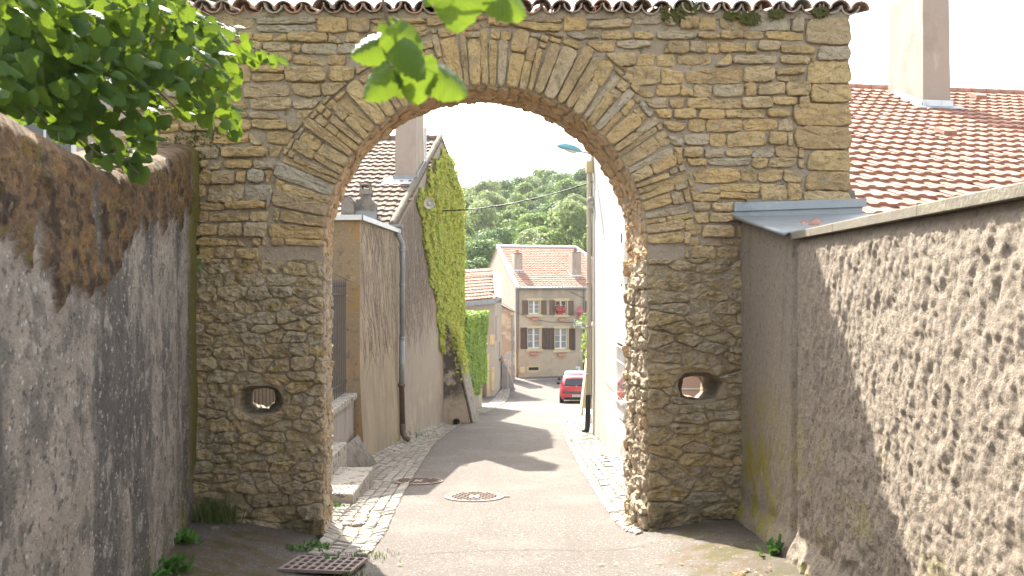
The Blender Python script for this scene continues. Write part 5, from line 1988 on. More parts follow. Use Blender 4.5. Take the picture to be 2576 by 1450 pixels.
# traffic mirror with black and white border
tm_ = thing('traffic_mirror', 'tilted traffic mirror in a black and white striped frame', 'mirror', PH(*fz(977, 666), -.5))
cm = PH(*fz(977, 666), -.55)
ta = (e1 - UP * .17).normalized()
tb = (UP + e1 * .06).normalized()
tn = ta.cross(tb)
if tn.dot(n1) < 0:
    tn = -tn
hw_, hh_ = 38 * .3253 * 57 / F, 31 * .3253 * 57 / F
MB().obox(cm, ta * hw_, tn * .03, tb * hh_).build('mirror_frame', M['white_paint'], tm_)
mb = MB()
iw, ih = hw_ * .60, hh_ * .60
ring = [cm + tn * .045 + ta * (iw * math.copysign(abs(math.cos(a)) ** .5, math.cos(a))) + tb * (ih * math.copysign(abs(math.sin(a)) ** .5, math.sin(a))) for a in (2 * math.pi * k / 24 for k in range(24))]
mb.add(ring + [cm + tn * .10], [(k, (k + 1) % 24, 24) for k in range(24)])
mb.build('mirror_glass', M['mirror'], tm_, smooth=True)
k = 0
for (cx_, cz_, L_, along) in ((0, .81, 2 * hw_, ta), (0, -.81, 2 * hw_, ta)):
    nst = 9
    for i in range(nst):
        s = (-1 + 2 * (i + .5) / nst) * hw_ * .97
        w = hw_ / nst * .52
        z0, z1 = (cz_ - .17) * hh_, (cz_ + .17) * hh_
        sk_ = .06
        pts_ = [(s - w - sk_, z0), (s + w - sk_, z0), (s + w + sk_, z1), (s - w + sk_, z1)]
        if cz_ < 0:
            pts_ = [(s - w + sk_, z0), (s + w + sk_, z0), (s + w - sk_, z1), (s - w - sk_, z1)]
        pts_ = [(min(hw_, max(-hw_, x)), z) for x, z in pts_]
        MB().prism([cm + ta * x + tb * z + tn * .031 for x, z in pts_], tn * .006).build('stripe', M['ink'], tm_)
for sx in (-.83, .83):
    for i in range(4):
        z = (-.62 + 1.24 * (i + .5) / 4) * hh_
        w = hh_ * .09
        MB().prism([cm + ta * (x * hw_) + tb * zz + tn * .031 for x, zz in ((sx - .16, z - w - .05), (sx + .16, z - w + .05), (sx + .16, z + w + .05), (sx - .16, z + w - .05))], tn * .006).build('stripe', M['ink'], tm_)
MB().tube([cm - tn * .03, cm - tn * .35, PH(fz(1033, 0)[0], (cm.z), -.10)], .035, 7).build('bracket', M['metal'], tm_)

# ------------------------------------------------------------------ wall between the far house and the low house
mw = thing('side_wall', 'peeling brick and plaster wall squeezed between the two far houses', 'wall', (-.2, 54.5, -5.1))
yy = 54.5
pz = lambda zx, zy, y: at(1132 + zx * .3253, 597.5 + zy * .3253, y)
MB().prism([pz(385, 1130, yy), pz(505, 1110, yy), pz(500, 590, yy), pz(385, 530, yy)], (0, .6, 0)).build('wall_body', M['patch_wall'], mw)
MB().prism([pz(380, 525, yy - .1), pz(500, 585, yy - .1), pz(500, 575, yy - .1), pz(380, 512, yy - .1)], (0, .8, 0)).build('tile_coping', M['tile_old'], mw)
MB().prism([pz(466, 602, yy - .12), pz(496, 602, yy - .12), pz(496, 582, yy - .12), pz(466, 582, yy - .12)], (0, .3, 0)).build('rainwater_head', M['trim'], mw)
MB().tube([pz(480, 602, yy - .06), pz(480, 1090, yy - .06)], .055, 8).build('downpipe', M['zinc'], mw)

# ------------------------------------------------------------------ low house on the left corner
lo = thing('low_house', 'low plastered corner house with pale tile roof and zinc edge', 'house', (-2, 47, -5.1))
K0 = Vector((-1.03, 46.9, 0))                       # street corner
K1 = Vector((-.66, 50.8, 0))                        # far end of the lane face
K2 = Vector((-4.4, 43.2, 0))                        # left, hidden by the creeper
zc0, zc2 = .62, .35
el = (K0 - K2).normalized()
nl = Vector((el.y, -el.x, 0))
W2 = (K0 - K2).length
s_of = lambda zx: ((K0.x - K2.x) and None)


def lowp(zx, zy):
    """(s, z) on the front of the low house for a pixel of the survey crop"""
    u, v = 1132 + zx * .3253, 597.5 + zy * .3253
    k = (u - 1288) / F
    s = (K2.y * k - K2.x) / (el.x - el.y * k)
    y = K2.y + el.y * s
    return s, 1.6 - (v - 710) * y / F


def lr(x0, x1, y0, y1):
    a, t = lowp(x0, y0)
    c, q = lowp(x1, y1)
    return a, c, q, t


door = lr(240, 283, 930, 1215)
lw_, PL = facade(lo, K2, el, nl, W2, -5.6, .36, [(door[0], door[1], -5.6, door[3])], M['far_wall'], .3)
MB().prism([K2 + UP * .36, K0 + UP * .36, K0 + UP * .60], -nl * .05).build('wall_wedge', M['far_wall'], lo)
MB().obox(PL((door[0] + door[1]) / 2, -3.7, .28), el * ((door[1] - door[0]) / 2), nl * .02, UP * 2.0).build('door', M['far_plinth'], lo)
for (x0, x1, y0, y1) in ((284, 302, 902, 1222), (246, 284, 902, 926), (318, 340, 1005, 1180), (308, 342, 752, 828)):
    a, c, q, t = lr(x0, x1, y0, y1)
    MB().obox(PL((a + c) / 2, (q + t) / 2, -.012), el * ((c - a) / 2), nl * .016, UP * ((t - q) / 2)).build('stone_surround', M['trim_stone'], lo)
ekl = (K1 - K0).normalized()
nkl = Vector((ekl.y, -ekl.x, 0))
WK = (K1 - K0).length
o2, PK = facade(lo, K0, ekl, nkl, WK, -5.6, .95, [(.55, 1.0, -1.9, -.4), (2.35, 2.95, -3.1, -2.1)], M['far_wall'], .2)
for (a, c, q, t) in ((.55, 1.0, -1.9, -.4), (2.35, 2.95, -3.1, -2.1)):
    window(lo, PK, ekl, nkl, a, c, q, t, .18, rows=2, glass='glass')
MB().obox(PK(2.65, -3.2, -.06), ekl * .42, nkl * .1, UP * .06).build('sill', M['coping'], lo)
RGY = 3.3
e0, e1_ = K2 + nl * .2 + UP * .40, K0 + nl * .2 + UP * .66
r1 = K0 + Vector((-.02, RGY, 2.02))
r0 = r1 + (e0 - e1_)
b = MB()
b.prism([e0, e1_, r1, r0], (0, 0, -.08))
rfl = b.build('roof', M['tile_low'], lo)
eal = (e1_ - e0).normalized()
upl = (r1 - e1_).normalized()
upl = (upl - eal * upl.dot(eal)).normalized()
dv_ = r1 - e1_
tile_field(rfl, e0 + eal * -.6 + UP * .02, eal, upl, (e1_ - e0).length + 4, (r1 - e1_).length * .98, .28, .36, M['tile_low'], lo=True, rng=random.Random(4), skip=lambda p: dv_.x * (p.y - e1_.y) - dv_.y * (p.x - e1_.x) < .9)
MB().tube([r0, r1], .12, 8).build('ridge_capping', M['tile_low'], rfl)
MB().prism([e1_ + Vector((-.12, 0, .09)), e1_ + Vector((.3, 0, .02)), r1 + Vector((.34, 0, .08)), r1 + Vector((-.10, 0, .12))], (0, 0, .03)).build('verge_sheet', M['zinc_pale'], rfl)
MB().prism([K2 + nl * .22 + UP * .10, K0 + nl * .22 + UP * .36, K0 + nl * .22 + UP * .62, K2 + nl * .22 + UP * .40], -nl * .10).build('zinc_fascia', M['zinc'], lo)
b = MB()
b.prism([K0 + UP * .3, K1 + UP * .3, K1 + Vector((0, 0, .6)), K0 + Vector((0, RGY, 1.9)), K0 + UP * .55], (-.1, 0, 0))
b.build('gable_end', M['far_wall'], lo)
MB().prism([pz(400, 1175, 50.2), pz(500, 1168, 50.2), pz(470, 1075, 50.2), pz(400, 915, 50.2)], (0, .6, 0)).build('corner_haunch', M['plinth'], lo)

# ------------------------------------------------------------------ road sign seen from behind
sg = thing('road_sign', 'grey back of a round road sign on its pole at the street corner', 'road sign', at(1277, 985, 48.5))
pb = at(1277, 985, 48.5)
pt = at(1277, 893, 48.5)
MB().tube([pb, pt], .035, 8).build('pole', M['metal'], sg)
dc = at(1277.5, 896, 48.44)
MB().lathe([(0, 0), (.21, 0), (.215, .02), (.0, .02)], dc, (0.1, -1, 0), 24).build('disc', M['sign_back'], sg)
for dz in (-.08, .08):
    MB().obox(dc + Vector((0, -.035, dz)), (.12, 0, 0), (0, .012, 0), (0, 0, .018)).build('clamp', M['metal'], sg)
MB().obox(at(1278.5, 915, 48.44), (.21, .02, 0), (0, .012, 0), (0, 0, .07)).build('plate', M['sign_back'], sg)

# ------------------------------------------------------------------ parked cars
def text_mesh(body, size, mat_):
    cu = bpy.data.curves.new('lettering', 'FONT')
    cu.body = body
    cu.size = size
    cu.align_x = 'CENTER'
    cu.align_y = 'CENTER'
    cu.extrude = .001
    ob = bpy.data.objects.new('lettering', cu)
    C.objects.link(ob)
    me = bpy.data.meshes.new_from_object(ob.evaluated_get(bpy.context.evaluated_depsgraph_get()))
    bpy.data.objects.remove(ob)
    me.materials.clear()
    me.materials.append(mat_)
    return me


def car(label, x, y, paint, tall=1.0, plate=None, wide=1.0):
    z = ground(x, y + 1.5)
    slope = math.atan2(ground(x, y + 3) - ground(x, y), 3)
    t_ = thing('parked_car', label, 'car', (x, y, ground(x, y)))
    MT = Matrix.Translation((x, y, ground(x, y) + .0)) @ Matrix.Rotation(-math.atan2(x, y) * .9, 4, 'Z') @ Matrix.Rotation(slope, 4, 'X') @ Matrix.Diagonal((wide, 1, tall, 1))

    def put(b, name, mat_, par=t_, smooth=False):
        b.v = [tuple(MT @ Vector(p)) for p in b.v]
        return b.build(name, mat_, par, smooth=smooth)
    S = [  # y, zb, hwb, zm, hwm, zbelt, hwbelt, ztop, hwtop
        (.00, .30, .58, .50, .68, .74, .70, .80, .60), (.06, .24, .68, .50, .775, .84, .765, .90, .66), (.18, .20, .72, .52, .805, .90, .80, 1.06, .65),
        (.36, .20, .73, .52, .815, .92, .81, 1.33, .60), (.48, .20, .73, .52, .815, .93, .81, 1.40, .59), (.8, .20, .73, .52, .815, .93, .81, 1.445, .59),
        (1.3, .20, .73, .52, .815, .93, .81, 1.46, .59), (1.8, .20, .73, .52, .815, .93, .81, 1.43, .58), (2.1, .20, .73, .52, .815, .93, .80, 1.33, .60),
        (2.55, .20, .73, .52, .815, .92, .79, .98, .70), (2.9, .20, .72, .52, .80, .86, .76, .91, .62), (3.2, .22, .68, .50, .75, .72, .70, .78, .55), (3.42, .28, .52, .45, .58, .58, .54, .62, .42)]
    rows = []
    for (yy, zb, a, zm, b_, zl, c_, zt, d_) in S:
        half = [(a * .6, zb - .02), (a, zb), ((a + b_) / 2 + .02, (zb + zm) / 2), (b_, zm), (b_ + .002, (zm + zl) / 2), (c_, zl), ((c_ * .45 + d_ * .55), zl + (zt - zl) * .6), (d_ + .01, zt - .02), (d_ * .8, zt), (0, zt + .02)]
        full = [(-p[0], yy, p[1]) for p in half] + [(p[0], yy, p[1]) for p in half[:-1][::-1]]
        rows.append(full)
    b = MB()
    b.grid(rows)
    n = len(rows[0])
    b.add(rows[0], [tuple(range(n))])
    b.add(rows[-1], [tuple(range(n))[::-1]])
    put(b, 'body', paint, smooth=True)
    # rear window and side glass
    b = MB()
    g = [(-.60, .075, .93), (-.20, .055, .925), (.20, .055, .925), (.60, .075, .93), (.535, .31, 1.27), (.2, .295, 1.30), (-.2, .295, 1.30), (-.535, .31, 1.27)]
    b.prism([(p[0], p[1] - .035, p[2]) for p in g], (0, .03, .005))
    rw_ = put(b, 'rear_window', M['dark_glass'])
    put(MB().tube([(-.02, .01, .955), (.12, .03, .985), (.34, .055, .99)], .010, 5), 'wiper', M['black'], rw_)
    for s in (-1, 1):
        b = MB()
        b.prism([(s * .812, .55, .95), (s * .812, 1.55, .95), (s * .66, 1.55, 1.36), (s * .66, .62, 1.34)], (s * .012, 0, 0))
        put(b, 'side_window', M['dark_glass'])
        b = MB()
        b.prism([(s * .812, 1.6, .95), (s * .812, 2.3, .95), (s * .68, 1.95, 1.32), (s * .66, 1.6, 1.36)], (s * .012, 0, 0))
        put(b, 'side_window', M['dark_glass'])
        b = MB()
        b.prism([(s * .66, .04, .76), (s * .785, .10, .78), (s * .75, .22, 1.12), (s * .66, .21, 1.16), (s * .655, .09, .95)], (0, -.035, .0))
        put(b, 'tail_light', M['tail'])
        b = MB()
        b.lathe([(0, -.055), (.045, -.05), (.085, -.02), (.085, .03), (.05, .06), (0, .06)], (s * .93, 1.98, 1.0), (0, 1, 0), 12)
        b.tube([(s * .80, 2.0, .97), (s * .90, 2.0, .985)], .03, 6)
        put(b, 'door_mirror', M['black'])
        for yy in (.56, 2.86):
            b = MB()
            b.lathe([(.17, .09), (.25, .10), (.285, .07), (.285, -.10), (.25, -.11)], (s * .735, yy, .285), (s, 0, 0), 20)
            w = put(b, 'wheel', M['tyre'])
            b = MB()
            b.lathe([(0, .075), (.05, .085), (.165, .070), (.175, .09)], (s * .735, yy, .285), (s, 0, 0), 16)
            put(b, 'rim', M['metal'], w)
            b = MB()
            b.lathe([(.345, .0), (.345, .012), (.29, .012)], (s * .805, yy, .31), (s, 0, 0), 20)
            put(b, 'wheel_arch', M['black'])
    b = MB()
    b.prism([(-.70, -.03, .50), (.70, -.03, .50), (.72, -.02, .63), (-.72, -.02, .63)], (0, .06, 0))
    put(b, 'bumper_strip', M['grey_plastic'])
    for s in (-1, 1):
        put(MB().box(s * .60 - .06, s * .60 + .06, -.036, -.02, .54, .59), 'reflector', M['tail'])
    put(MB().box(-.60, .60, -.015, .05, .22, .32), 'bumper_valance', M['black'])
    if plate:
        pl_ = put(MB().box(-.26, .26, -.045, -.02, .345, .455), 'licence_plate', M['plate'])
        for s in (-1, 1):
            put(MB().box(s * .24 - .02, s * .24 + .02, -.047, -.0445, .347, .453), 'plate_band', M['euro'], pl_)
        me = text_mesh(plate, .105, M['ink'])
        o = link('lettering', me, pl_)
        o.matrix_basis = MT @ Matrix.Translation((0, -.0475, .398)) @ Matrix.Rotation(math.pi / 2, 4, 'X')
    b = MB()
    em = [(-.035, .0), (.01, -.01), (.03, -.05), (.045, -.045), (.03, .0), (.04, .03), (.01, .05), (-.01, .045), (-.03, .03)]
    b.prism([(px_, -.012, .885 + pz_) for px_, pz_ in em], (0, -.012, 0))
    put(b, 'emblem', M['metal'])
    b = MB()
    put(MB().box(-.55, -.34, -.006, .02, .845, .865), 'badge', M['metal'])
    return t_


car('red hatchback parked with its tail to the lane, plate AN 063 CQ', 3.17, 39.2, M['red_paint'], plate='AN 063 CQ', tall=.95)
bc = car('light blue car parked just beyond the red hatchback', 3.55, 43.4, M['blue_paint'], tall=1.07, wide=1.08)
MB().tube([(3.62, 44.3, ground(3.62, 44.3) + 1.50), (3.62, 44.4, ground(3.62, 44.3) + 1.72)], .008, 5).build('aerial', M['black'], bc)

# ------------------------------------------------------------------ wooded hillside
def hz(x, y):
    return -5.1 + 23.5 * sm(72, 235, y) * (1 + .011 * min(40, max(-60, x))) + 5 * sm(235, 420, y)


b = MB()
b.grid(sheet(np.linspace(-220, 220, 50), np.concatenate([np.linspace(58, 300, 50), np.linspace(310, 420, 6)]), hz))
b.build('hillside', M['hill'], kind='structure', smooth=True, fix=False)


def crown_mesh(seed, nl, n, mat_, tall=1.0, size=.25):
    r = random.Random(seed)
    lobes = []
    for k in range(nl):
        a = r.uniform(0, 2 * math.pi)
        h = r.uniform(-.6, 1.0)
        q = math.sqrt(max(0.05, 1 - h * h * .8)) * r.uniform(.35, .95)
        lobes.append((Vector((q * 2.3 * math.cos(a), q * 2.3 * math.sin(a), 2.2 * h * tall)), r.uniform(.75, 1.35)))
    b = MB()
    for k in range(n):
        c, rad = r.choice(lobes)
        d = Vector((r.gauss(0, 1), r.gauss(0, 1), r.gauss(0, 1) + .35)).normalized()
        p = c + d * rad * r.uniform(.70, 1.14)
        leaf_quad(b, p, d, r.uniform(.6, 1.25) * size * .62, r)
    return b.mesh('crown', mat_)


crowns = [crown_mesh(1, 12, 5200, M['crown_a']), crown_mesh(2, 14, 5400, M['crown_a'], 1.1), crown_mesh(3, 12, 5200, M['crown_b']), crown_mesh(4, 13, 5200, M['crown_b'], .9), crown_mesh(5, 11, 5200, M['crown_c'], 1.25), crown_mesh(6, 15, 5400, M['crown_a'], .85)]
tk = MB()
tk.tube([(0, 0, -7), (.05, .1, -3.5), (-.05, 0, -1), (.1, 0, 1)], [.28, .2, .15, .06], 6)
for a in range(5):
    tk.tube([(0, 0, -2 + .4 * a), (.9 * math.cos(a * 1.9), .9 * math.sin(a * 1.9), -.6 + .4 * a), (1.8 * math.cos(a * 1.9), 1.8 * math.sin(a * 1.9), .5 + .3 * a)], [.1, .07, .03], 4)
trunk_me = tk.mesh('trunk', M['bark'])
R = random.Random(99)
near_lab = ['pale feathery tree nearest the roof ridge at the hillside foot', 'broad pale green tree standing behind the far house roof', 'dark round tree at the left foot of the wooded hill', 'bright green bushy tree just left of the far gable']
trees = []
spots = [(1355, 90, 4.3, 4), (1440, 94, 5.0, 4), (1205, 88, 3.9, 3), (1232, 78, 3.0, 0)]
for i, (u, y, hh, cv) in enumerate(spots):
    trees.append(((u - 1288) * y / F, y, hh, cv, near_lab[i]))
y = 92
while y < 262:
    x = -.078 * y + R.uniform(-3, 0)
    while x < .118 * y:
        trees.append((x + R.uniform(-1.5, 1.5), y + R.uniform(-3, 3), R.uniform(3.0, 5.2), R.choice([0, 1, 2, 3, 5, 0, 1, 2, 4]), None))
        x += R.uniform(5.0, 7.5)
    y += R.uniform(7.5, 9.5)
for x, y, hh, cv, lb in trees:
    s = hh / 3.1
    zg = hz(x, y)
    h0 = s * R.uniform(4.2, 5.4)
    t_ = thing('hillside_tree', lb or ('silvery pale tree in the wood on the far hillside' if cv == 4 else 'dark green tree in the wood on the far hillside' if cv in (2, 3) else ('mid green tree low in the wood on the far hillside' if y < 165 else 'mid green tree near the crest of the far hillside wood')), 'tree', (x, y, zg), None if lb else 'trees of the hillside wood')
    mt = Matrix.Translation((x, y, zg + h0)) @ Matrix.Rotation(R.uniform(0, 6.28), 4, 'Z') @ Matrix.Diagonal((s, s, s * R.uniform(.85, 1.1), 1))
    for nm, me in (('trunk', trunk_me), ('crown', crowns[cv])):
        o = link(nm, me, t_)
        o.matrix_basis = mt

# ------------------------------------------------------------------ linden tree over the left wall
def leaf_mesh(seed, fold, droop):
    r = random.Random(seed)
    b = MB()
    n = 15
    mid, lf, rt = [], [], []
    for i in range(n):
        t = i / (n - 1)
        w = .52 * (math.sin(math.pi * min(1, t ** .66)) ** .52 if 0 < t < 1 else 0)
        if i == 0:
            w = .12
        ser = (.022 if i % 2 else -.016) if 0 < i < n - 1 else 0
        wl, wr = w + ser + r.uniform(-.02, .02), w + ser + r.uniform(-.02, .02)
        yb = t * 1.05 - (.16 * (w / .52) if t < .35 else 0) + (.05 if t == 1 else 0)
        zc = -droop * t * t
        zm = .015 * math.sin(i * 2.1)
        mid.append((0, t * 1.05 + (.05 if t == 1 else 0), zc))
        lf.append((-wl, yb, zc - fold * wl + zm * 2))
        rt.append((wr, yb, zc - fold * wr - zm * 2))
    ml = [((a[0] + c[0]) / 2, (a[1] + c[1]) / 2, (a[2] + c[2]) / 2 + .03) for a, c in zip(lf, mid)]
    mr = [((a[0] + c[0]) / 2, (a[1] + c[1]) / 2, (a[2] + c[2]) / 2 + .03) for a, c in zip(rt, mid)]
    b.grid([lf, ml, mid, mr, rt])
    b.tube([(0, -.45, .06), (0, -.2, .03), (0, 0, 0)], .014, 4, caps=False)
    me = b.mesh('leaf', M['leaf'], smooth=True)
    a_ = me.attributes.new('leaf_uv', 'FLOAT_VECTOR', 'POINT')
    a_.data.foreach_set('vector', [q for v in me.vertices for q in (v.co.x, v.co.y, 0)])
    return me


leaves = [leaf_mesh(k, f, d) for k, (f, d) in enumerate(((.25, .15), (.45, .3), (.1, .35), (.6, .2), (-.2, .4), (.35, .55)))]
R = random.Random(404)
lt = thing('linden_tree', 'leafy linden tree overhanging the mossy wall at upper left', 'tree', (-4.6, 4.0, -.6))
tr = MB()
tr.tube([(-4.6, 4.0, -1.2), (-4.62, 4.0, 1.0), (-4.5, 4.05, 2.6), (-4.3, 4.2, 4.2), (-4.2, 4.1, 5.6)], [.20, .17, .15, .11, .07], 10)
tr.build('trunk', M['bark'], lt, smooth=True)


def leaf_matrix(p, down, nrm, s):
    d = Vector(down).normalized()
    n = Vector(nrm)
    n = (n - d * n.dot(d)).normalized()
    xx = d.cross(n)
    return Matrix.Translation(p) @ Matrix(((xx.x, d.x, n.x, 0), (xx.y, d.y, n.y, 0), (xx.z, d.z, n.z, 0), (0, 0, 0, 1))) @ Matrix.Diagonal((s, s, s, 1))


n_leaf = [0]
extra = MB()
extra_uv = []


def put_leaf(p, down, nrm, s, me=None, force=False):
    me = me or R.choice(leaves)
    m_ = leaf_matrix(Vector(p), down, nrm, s)
    if n_leaf[0] < 300 or force:
        o = link('leaf', me, lt)
        o.matrix_basis = m_
        n_leaf[0] += 1
    else:
        n = len(extra.v)
        extra.v += [tuple(m_ @ v.co) for v in me.vertices]
        extra_uv.extend(q for v in me.vertices for q in (v.co.x, v.co.y, 0))
        extra.f += [tuple(i + n for i in f.vertices) for f in me.polygons]


# the twig hanging close to the camera, in front of the arch crown
TY = 1.75
tw = MB()
T = lambda u, v, y=TY: at(u, v, y)
tw.tube([T(700, -520, 2.4), T(900, -160, 1.95), T(962, -10), T(972, 45), T(985, 75), T(968, 110), T(975, 160)], [.010, .006, .0045, .004, .0035, .003, .002], 6)
tw.tube([T(900, -160, 1.95), T(1080, -90, 1.85), T(1230, -40, 1.8)], [.005, .004, .003], 5)
tw.build('twig', M['bark'], lt, smooth=True)
for (u, v, du, dv, nx, ny, nz, s, y, k) in (
        (964, 102, -90, 30, -.1, -1, .25, .080, 1.74, 3), (984, 66, 75, 70, .5, -1, -.1, .088, 1.66, 1), (985, 42, 62, 38, .6, -.8, .5, .058, 1.80, 3), (985, 172, -75, 62, -.2, -1, .25, .088, 1.70, 1), (992, 172, 12, 80, -.5, -1, -.2, .066, 1.76, 0),
        (1046, 142, 4, 118, .15, -1, .1, .098, 1.70, 2), (1090, 172, 96, 64, .5, -1, .25, .092, 1.73, 3), (1000, 108, 66, 52, .5, -1, .3, .082, 1.63, 5), (972, 60, -10, 60, -.6, -.8, .1, .05, 1.78, 4),
        (1155, -58, -8, 120, 0, -1, .1, .115, 1.70, 0), (1232, -30, 96, 54, .3, -1, .3, .098, 1.74, 1), (1105, -50, -30, 45, -.3, -1, .3, .065, 1.78, 0), (1215, -40, 40, 90, -.3, -1, .1, .070, 1.80, 2), (1010, -70, 60, 45, .3, -.8, .3, .07, 1.85, 0)):
    put_leaf(T(u, v, y), (du, 0, -dv), (nx, ny, nz), s * .92, leaves[k], True)

# overhanging branches: polygon of the crown edge as surveyed, at depths between the wall and the gate
edge = [(-60, -60), (430, -60), (470, 20), (520, 50), (600, 70), (625, 115), (640, 130), (720, 148), (640, 165), (585, 165), (580, 215), (560, 235), (590, 275), (595, 335), (560, 350), (515, 320), (500, 290), (465, 300), (450, 280), (425, 300), (385, 360), (350, 380), (330, 395), (355, 440), (300, 425), (240, 405), (150, 345), (60, 300), (-60, 250)]
gaps = [((300, 330), 28), ((225, 345), 22), ((145, 260), 26), ((420, 250), 16), ((255, 290), 20)]
br = MB()
tips = [(715, 150, 6.4), (590, 335, 6.0), (585, 210, 6.1), (600, 80, 6.2), (350, 440, 4.9), (385, 355, 5.4), (520, 60, 6.0), (460, 290, 5.7), (250, 390, 4.6), (120, 310, 4.2), (300, 40, 5.2), (430, 150, 5.6), (330, 240, 5.3), (200, 170, 4.8)]
lpos = []
for (u, v, y) in tips:
    tip = at(u, v, y)
    a0_ = Vector((-4.25, 4.15, 3.6 + R.uniform(-.4, .9)))
    m1 = a0_.lerp(tip, .45) + Vector((0, 0, .35))
    pts = []
    for k in range(13):
        f = k / 12
        pts.append((1 - f) ** 2 * a0_ + 2 * f * (1 - f) * m1 + f * f * tip)
    br.tube(pts, [.030 * (1 - k / 12) + .004 for k in range(13)], 6)
    for k in range(4, 13):
        for s in range(2):
            q = pts[k] + Vector((R.uniform(-.08, .08), R.uniform(-.10, .10), R.uniform(-.10, .03)))
            lpos.append((q, R.uniform(.065, .10)))
br.build('branch', M['bark'], lt, smooth=True)


def seen(q):
    return 1288 + F * q.x / q.y, 710 - F * (q.z - 1.6) / q.y


def ok(u, v):
    if not inside(u, v, edge):
        return False
    return all(math.hypot(u - g_[0][0], v - g_[0][1]) > g_[1] for g_ in gaps)


cand = []
for q, s in lpos:
    u, v = seen(q)
    if ok(u, v + 8):
        cand.append((q, s))
tries = 0
while len(cand) < 1050 and tries < 20000:
    tries += 1
    u, v = R.uniform(-60, 725), R.uniform(-60, 445)
    if not ok(u, v + 12):
        continue
    y = 3.9 + 2.2 * (u + 60) / 780 + R.uniform(-.35, .75) + (0 if v < 250 else .2)
    if u > 560 and R.random() < .3:
        continue
    cand.append((at(u, v, y), R.uniform(.070, .115)))
for (u, v) in ((600, 128), (622, 135), (640, 142), (655, 138), (672, 150), (690, 146), (706, 152), (590, 95), (575, 80), (560, 70), (545, 95), (588, 185), (575, 205), (592, 225), (560, 190), (545, 160), (570, 255), (585, 275), (592, 300), (575, 315), (560, 335), (580, 340), (545, 285), (530, 265), (520, 300), (555, 230), (535, 205), (505, 240), (490, 265), (345, 425), (330, 410), (352, 436), (310, 405), (375, 350), (360, 365), (345, 385), (520, 60), (500, 45), (535, 75)):
    cand.append((at(u + R.uniform(-4, 4), v - 10, 6.0 + R.uniform(-.2, .3) if u > 400 else 4.9), R.uniform(.075, .115)))
cand.sort(key=lambda t: t[0].y)            # the nearest ones show largest
for q, s in cand:
    dn = (R.uniform(-.25, .75), R.uniform(-.5, .4), -R.uniform(.35, 1.0))
    nr_ = (R.uniform(-.5, .5), -R.uniform(.25, 1.0), R.uniform(.1, .9))
    if R.random() < .2:
        dn = (R.uniform(.2, 1), R.uniform(-.4, .4), -.15)
        nr_ = (0, -.3, 1)
    put_leaf(q, dn, nr_, s)
# the rest of the crown, above and to the left of the picture
for k in range(1500):
    a = R.uniform(0, 2 * math.pi)
    h = R.uniform(3.0, 7.0)
    rr_ = R.uniform(.3, 2.0)
    q = Vector((-4.6 + rr_ * math.cos(a), 4.2 + 1.2 * rr_ * math.sin(a), h))
    if q.y < .8:
        continue
    u, v = seen(q)
    if u > -70 and v > -70:
        continue
    put_leaf(q, (R.uniform(-.6, .6), R.uniform(-.6, .6), -R.uniform(.3, 1)), (R.uniform(-.6, .6), R.uniform(-1, .3), R.uniform(0, 1)), R.uniform(.09, .13))
o = extra.build('inner_foliage', M['leaf'], lt, smooth=True, kind='stuff', fix=False)
a_ = o.data.attributes.new('leaf_uv', 'FLOAT_VECTOR', 'POINT')
a_.data.foreach_set('vector', extra_uv)

# ------------------------------------------------------------------ manhole covers, drain grate
def on_road(x, y, dz=0.0):
    return Vector((x, y, ground(x, y) + .010 * noise.noise(Vector((x * 1.3, y * 1.3, 3))) + dz))


def manhole(x, y, r, label, lug=True, seed=1):
    r_ = random.Random(seed)
    c = on_road(x, y, .006)
    ex = Vector((1, 0, (ground(x + .2, y) - ground(x - .2, y)) / .4)).normalized()
    ey = Vector((0, 1, (ground(x, y + .2) - ground(x, y - .2)) / .4)).normalized()
    nn = ex.cross(ey)
    t_ = thing('manhole_cover', label, 'manhole cover', c)
    ringp = lambda q, h: [c + ex * (q * math.cos(a)) + ey * (q * math.sin(a)) + nn * h for a in (2 * math.pi * k / 40 for k in range(41))]
    MB().grid([ringp(r, 0), ringp(r, .010), ringp(r * .91, .010), ringp(r * .90, -.004)]).build('frame_ring', M['manhole'], t_)
    b = MB()
    b.add(ringp(r * .88, .006)[:40] + [c + nn * .006], [(k, (k + 1) % 40, 40) for k in range(40)])
    cv_ = b.build('cover_plate', M['manhole'], t_)
    sp = .075
    n = int(r / sp) + 1
    for i in range(-n, n + 1):
        for j in range(-n, n + 1):
            px_, py_ = (i + (.5 if j % 2 else 0)) * sp * 1.15, j * sp * .9
            if math.hypot(px_, py_) > r * .80:
                continue
            if 1.0 and abs(px_) < .05 and abs(py_) < .12:
                continue
            q = c + ex * px_ + ey * py_ + nn * .006
            w = sp * .42
            MB().add([q - ex * w, q + ey * w * .9 + nn * .012, q + ex * w, q - ey * w * .35 + nn * .018], [(0, 3, 1), (3, 2, 1), (0, 2, 3)]).build('tread_lug', M['manhole'], cv_, fix=False)
    if lug:
        MB().obox(c + ex * r * 1.06 + nn * .006, ex * .05, ey * .035, nn * .006).build('hinge', M['manhole'], t_)
    return t_


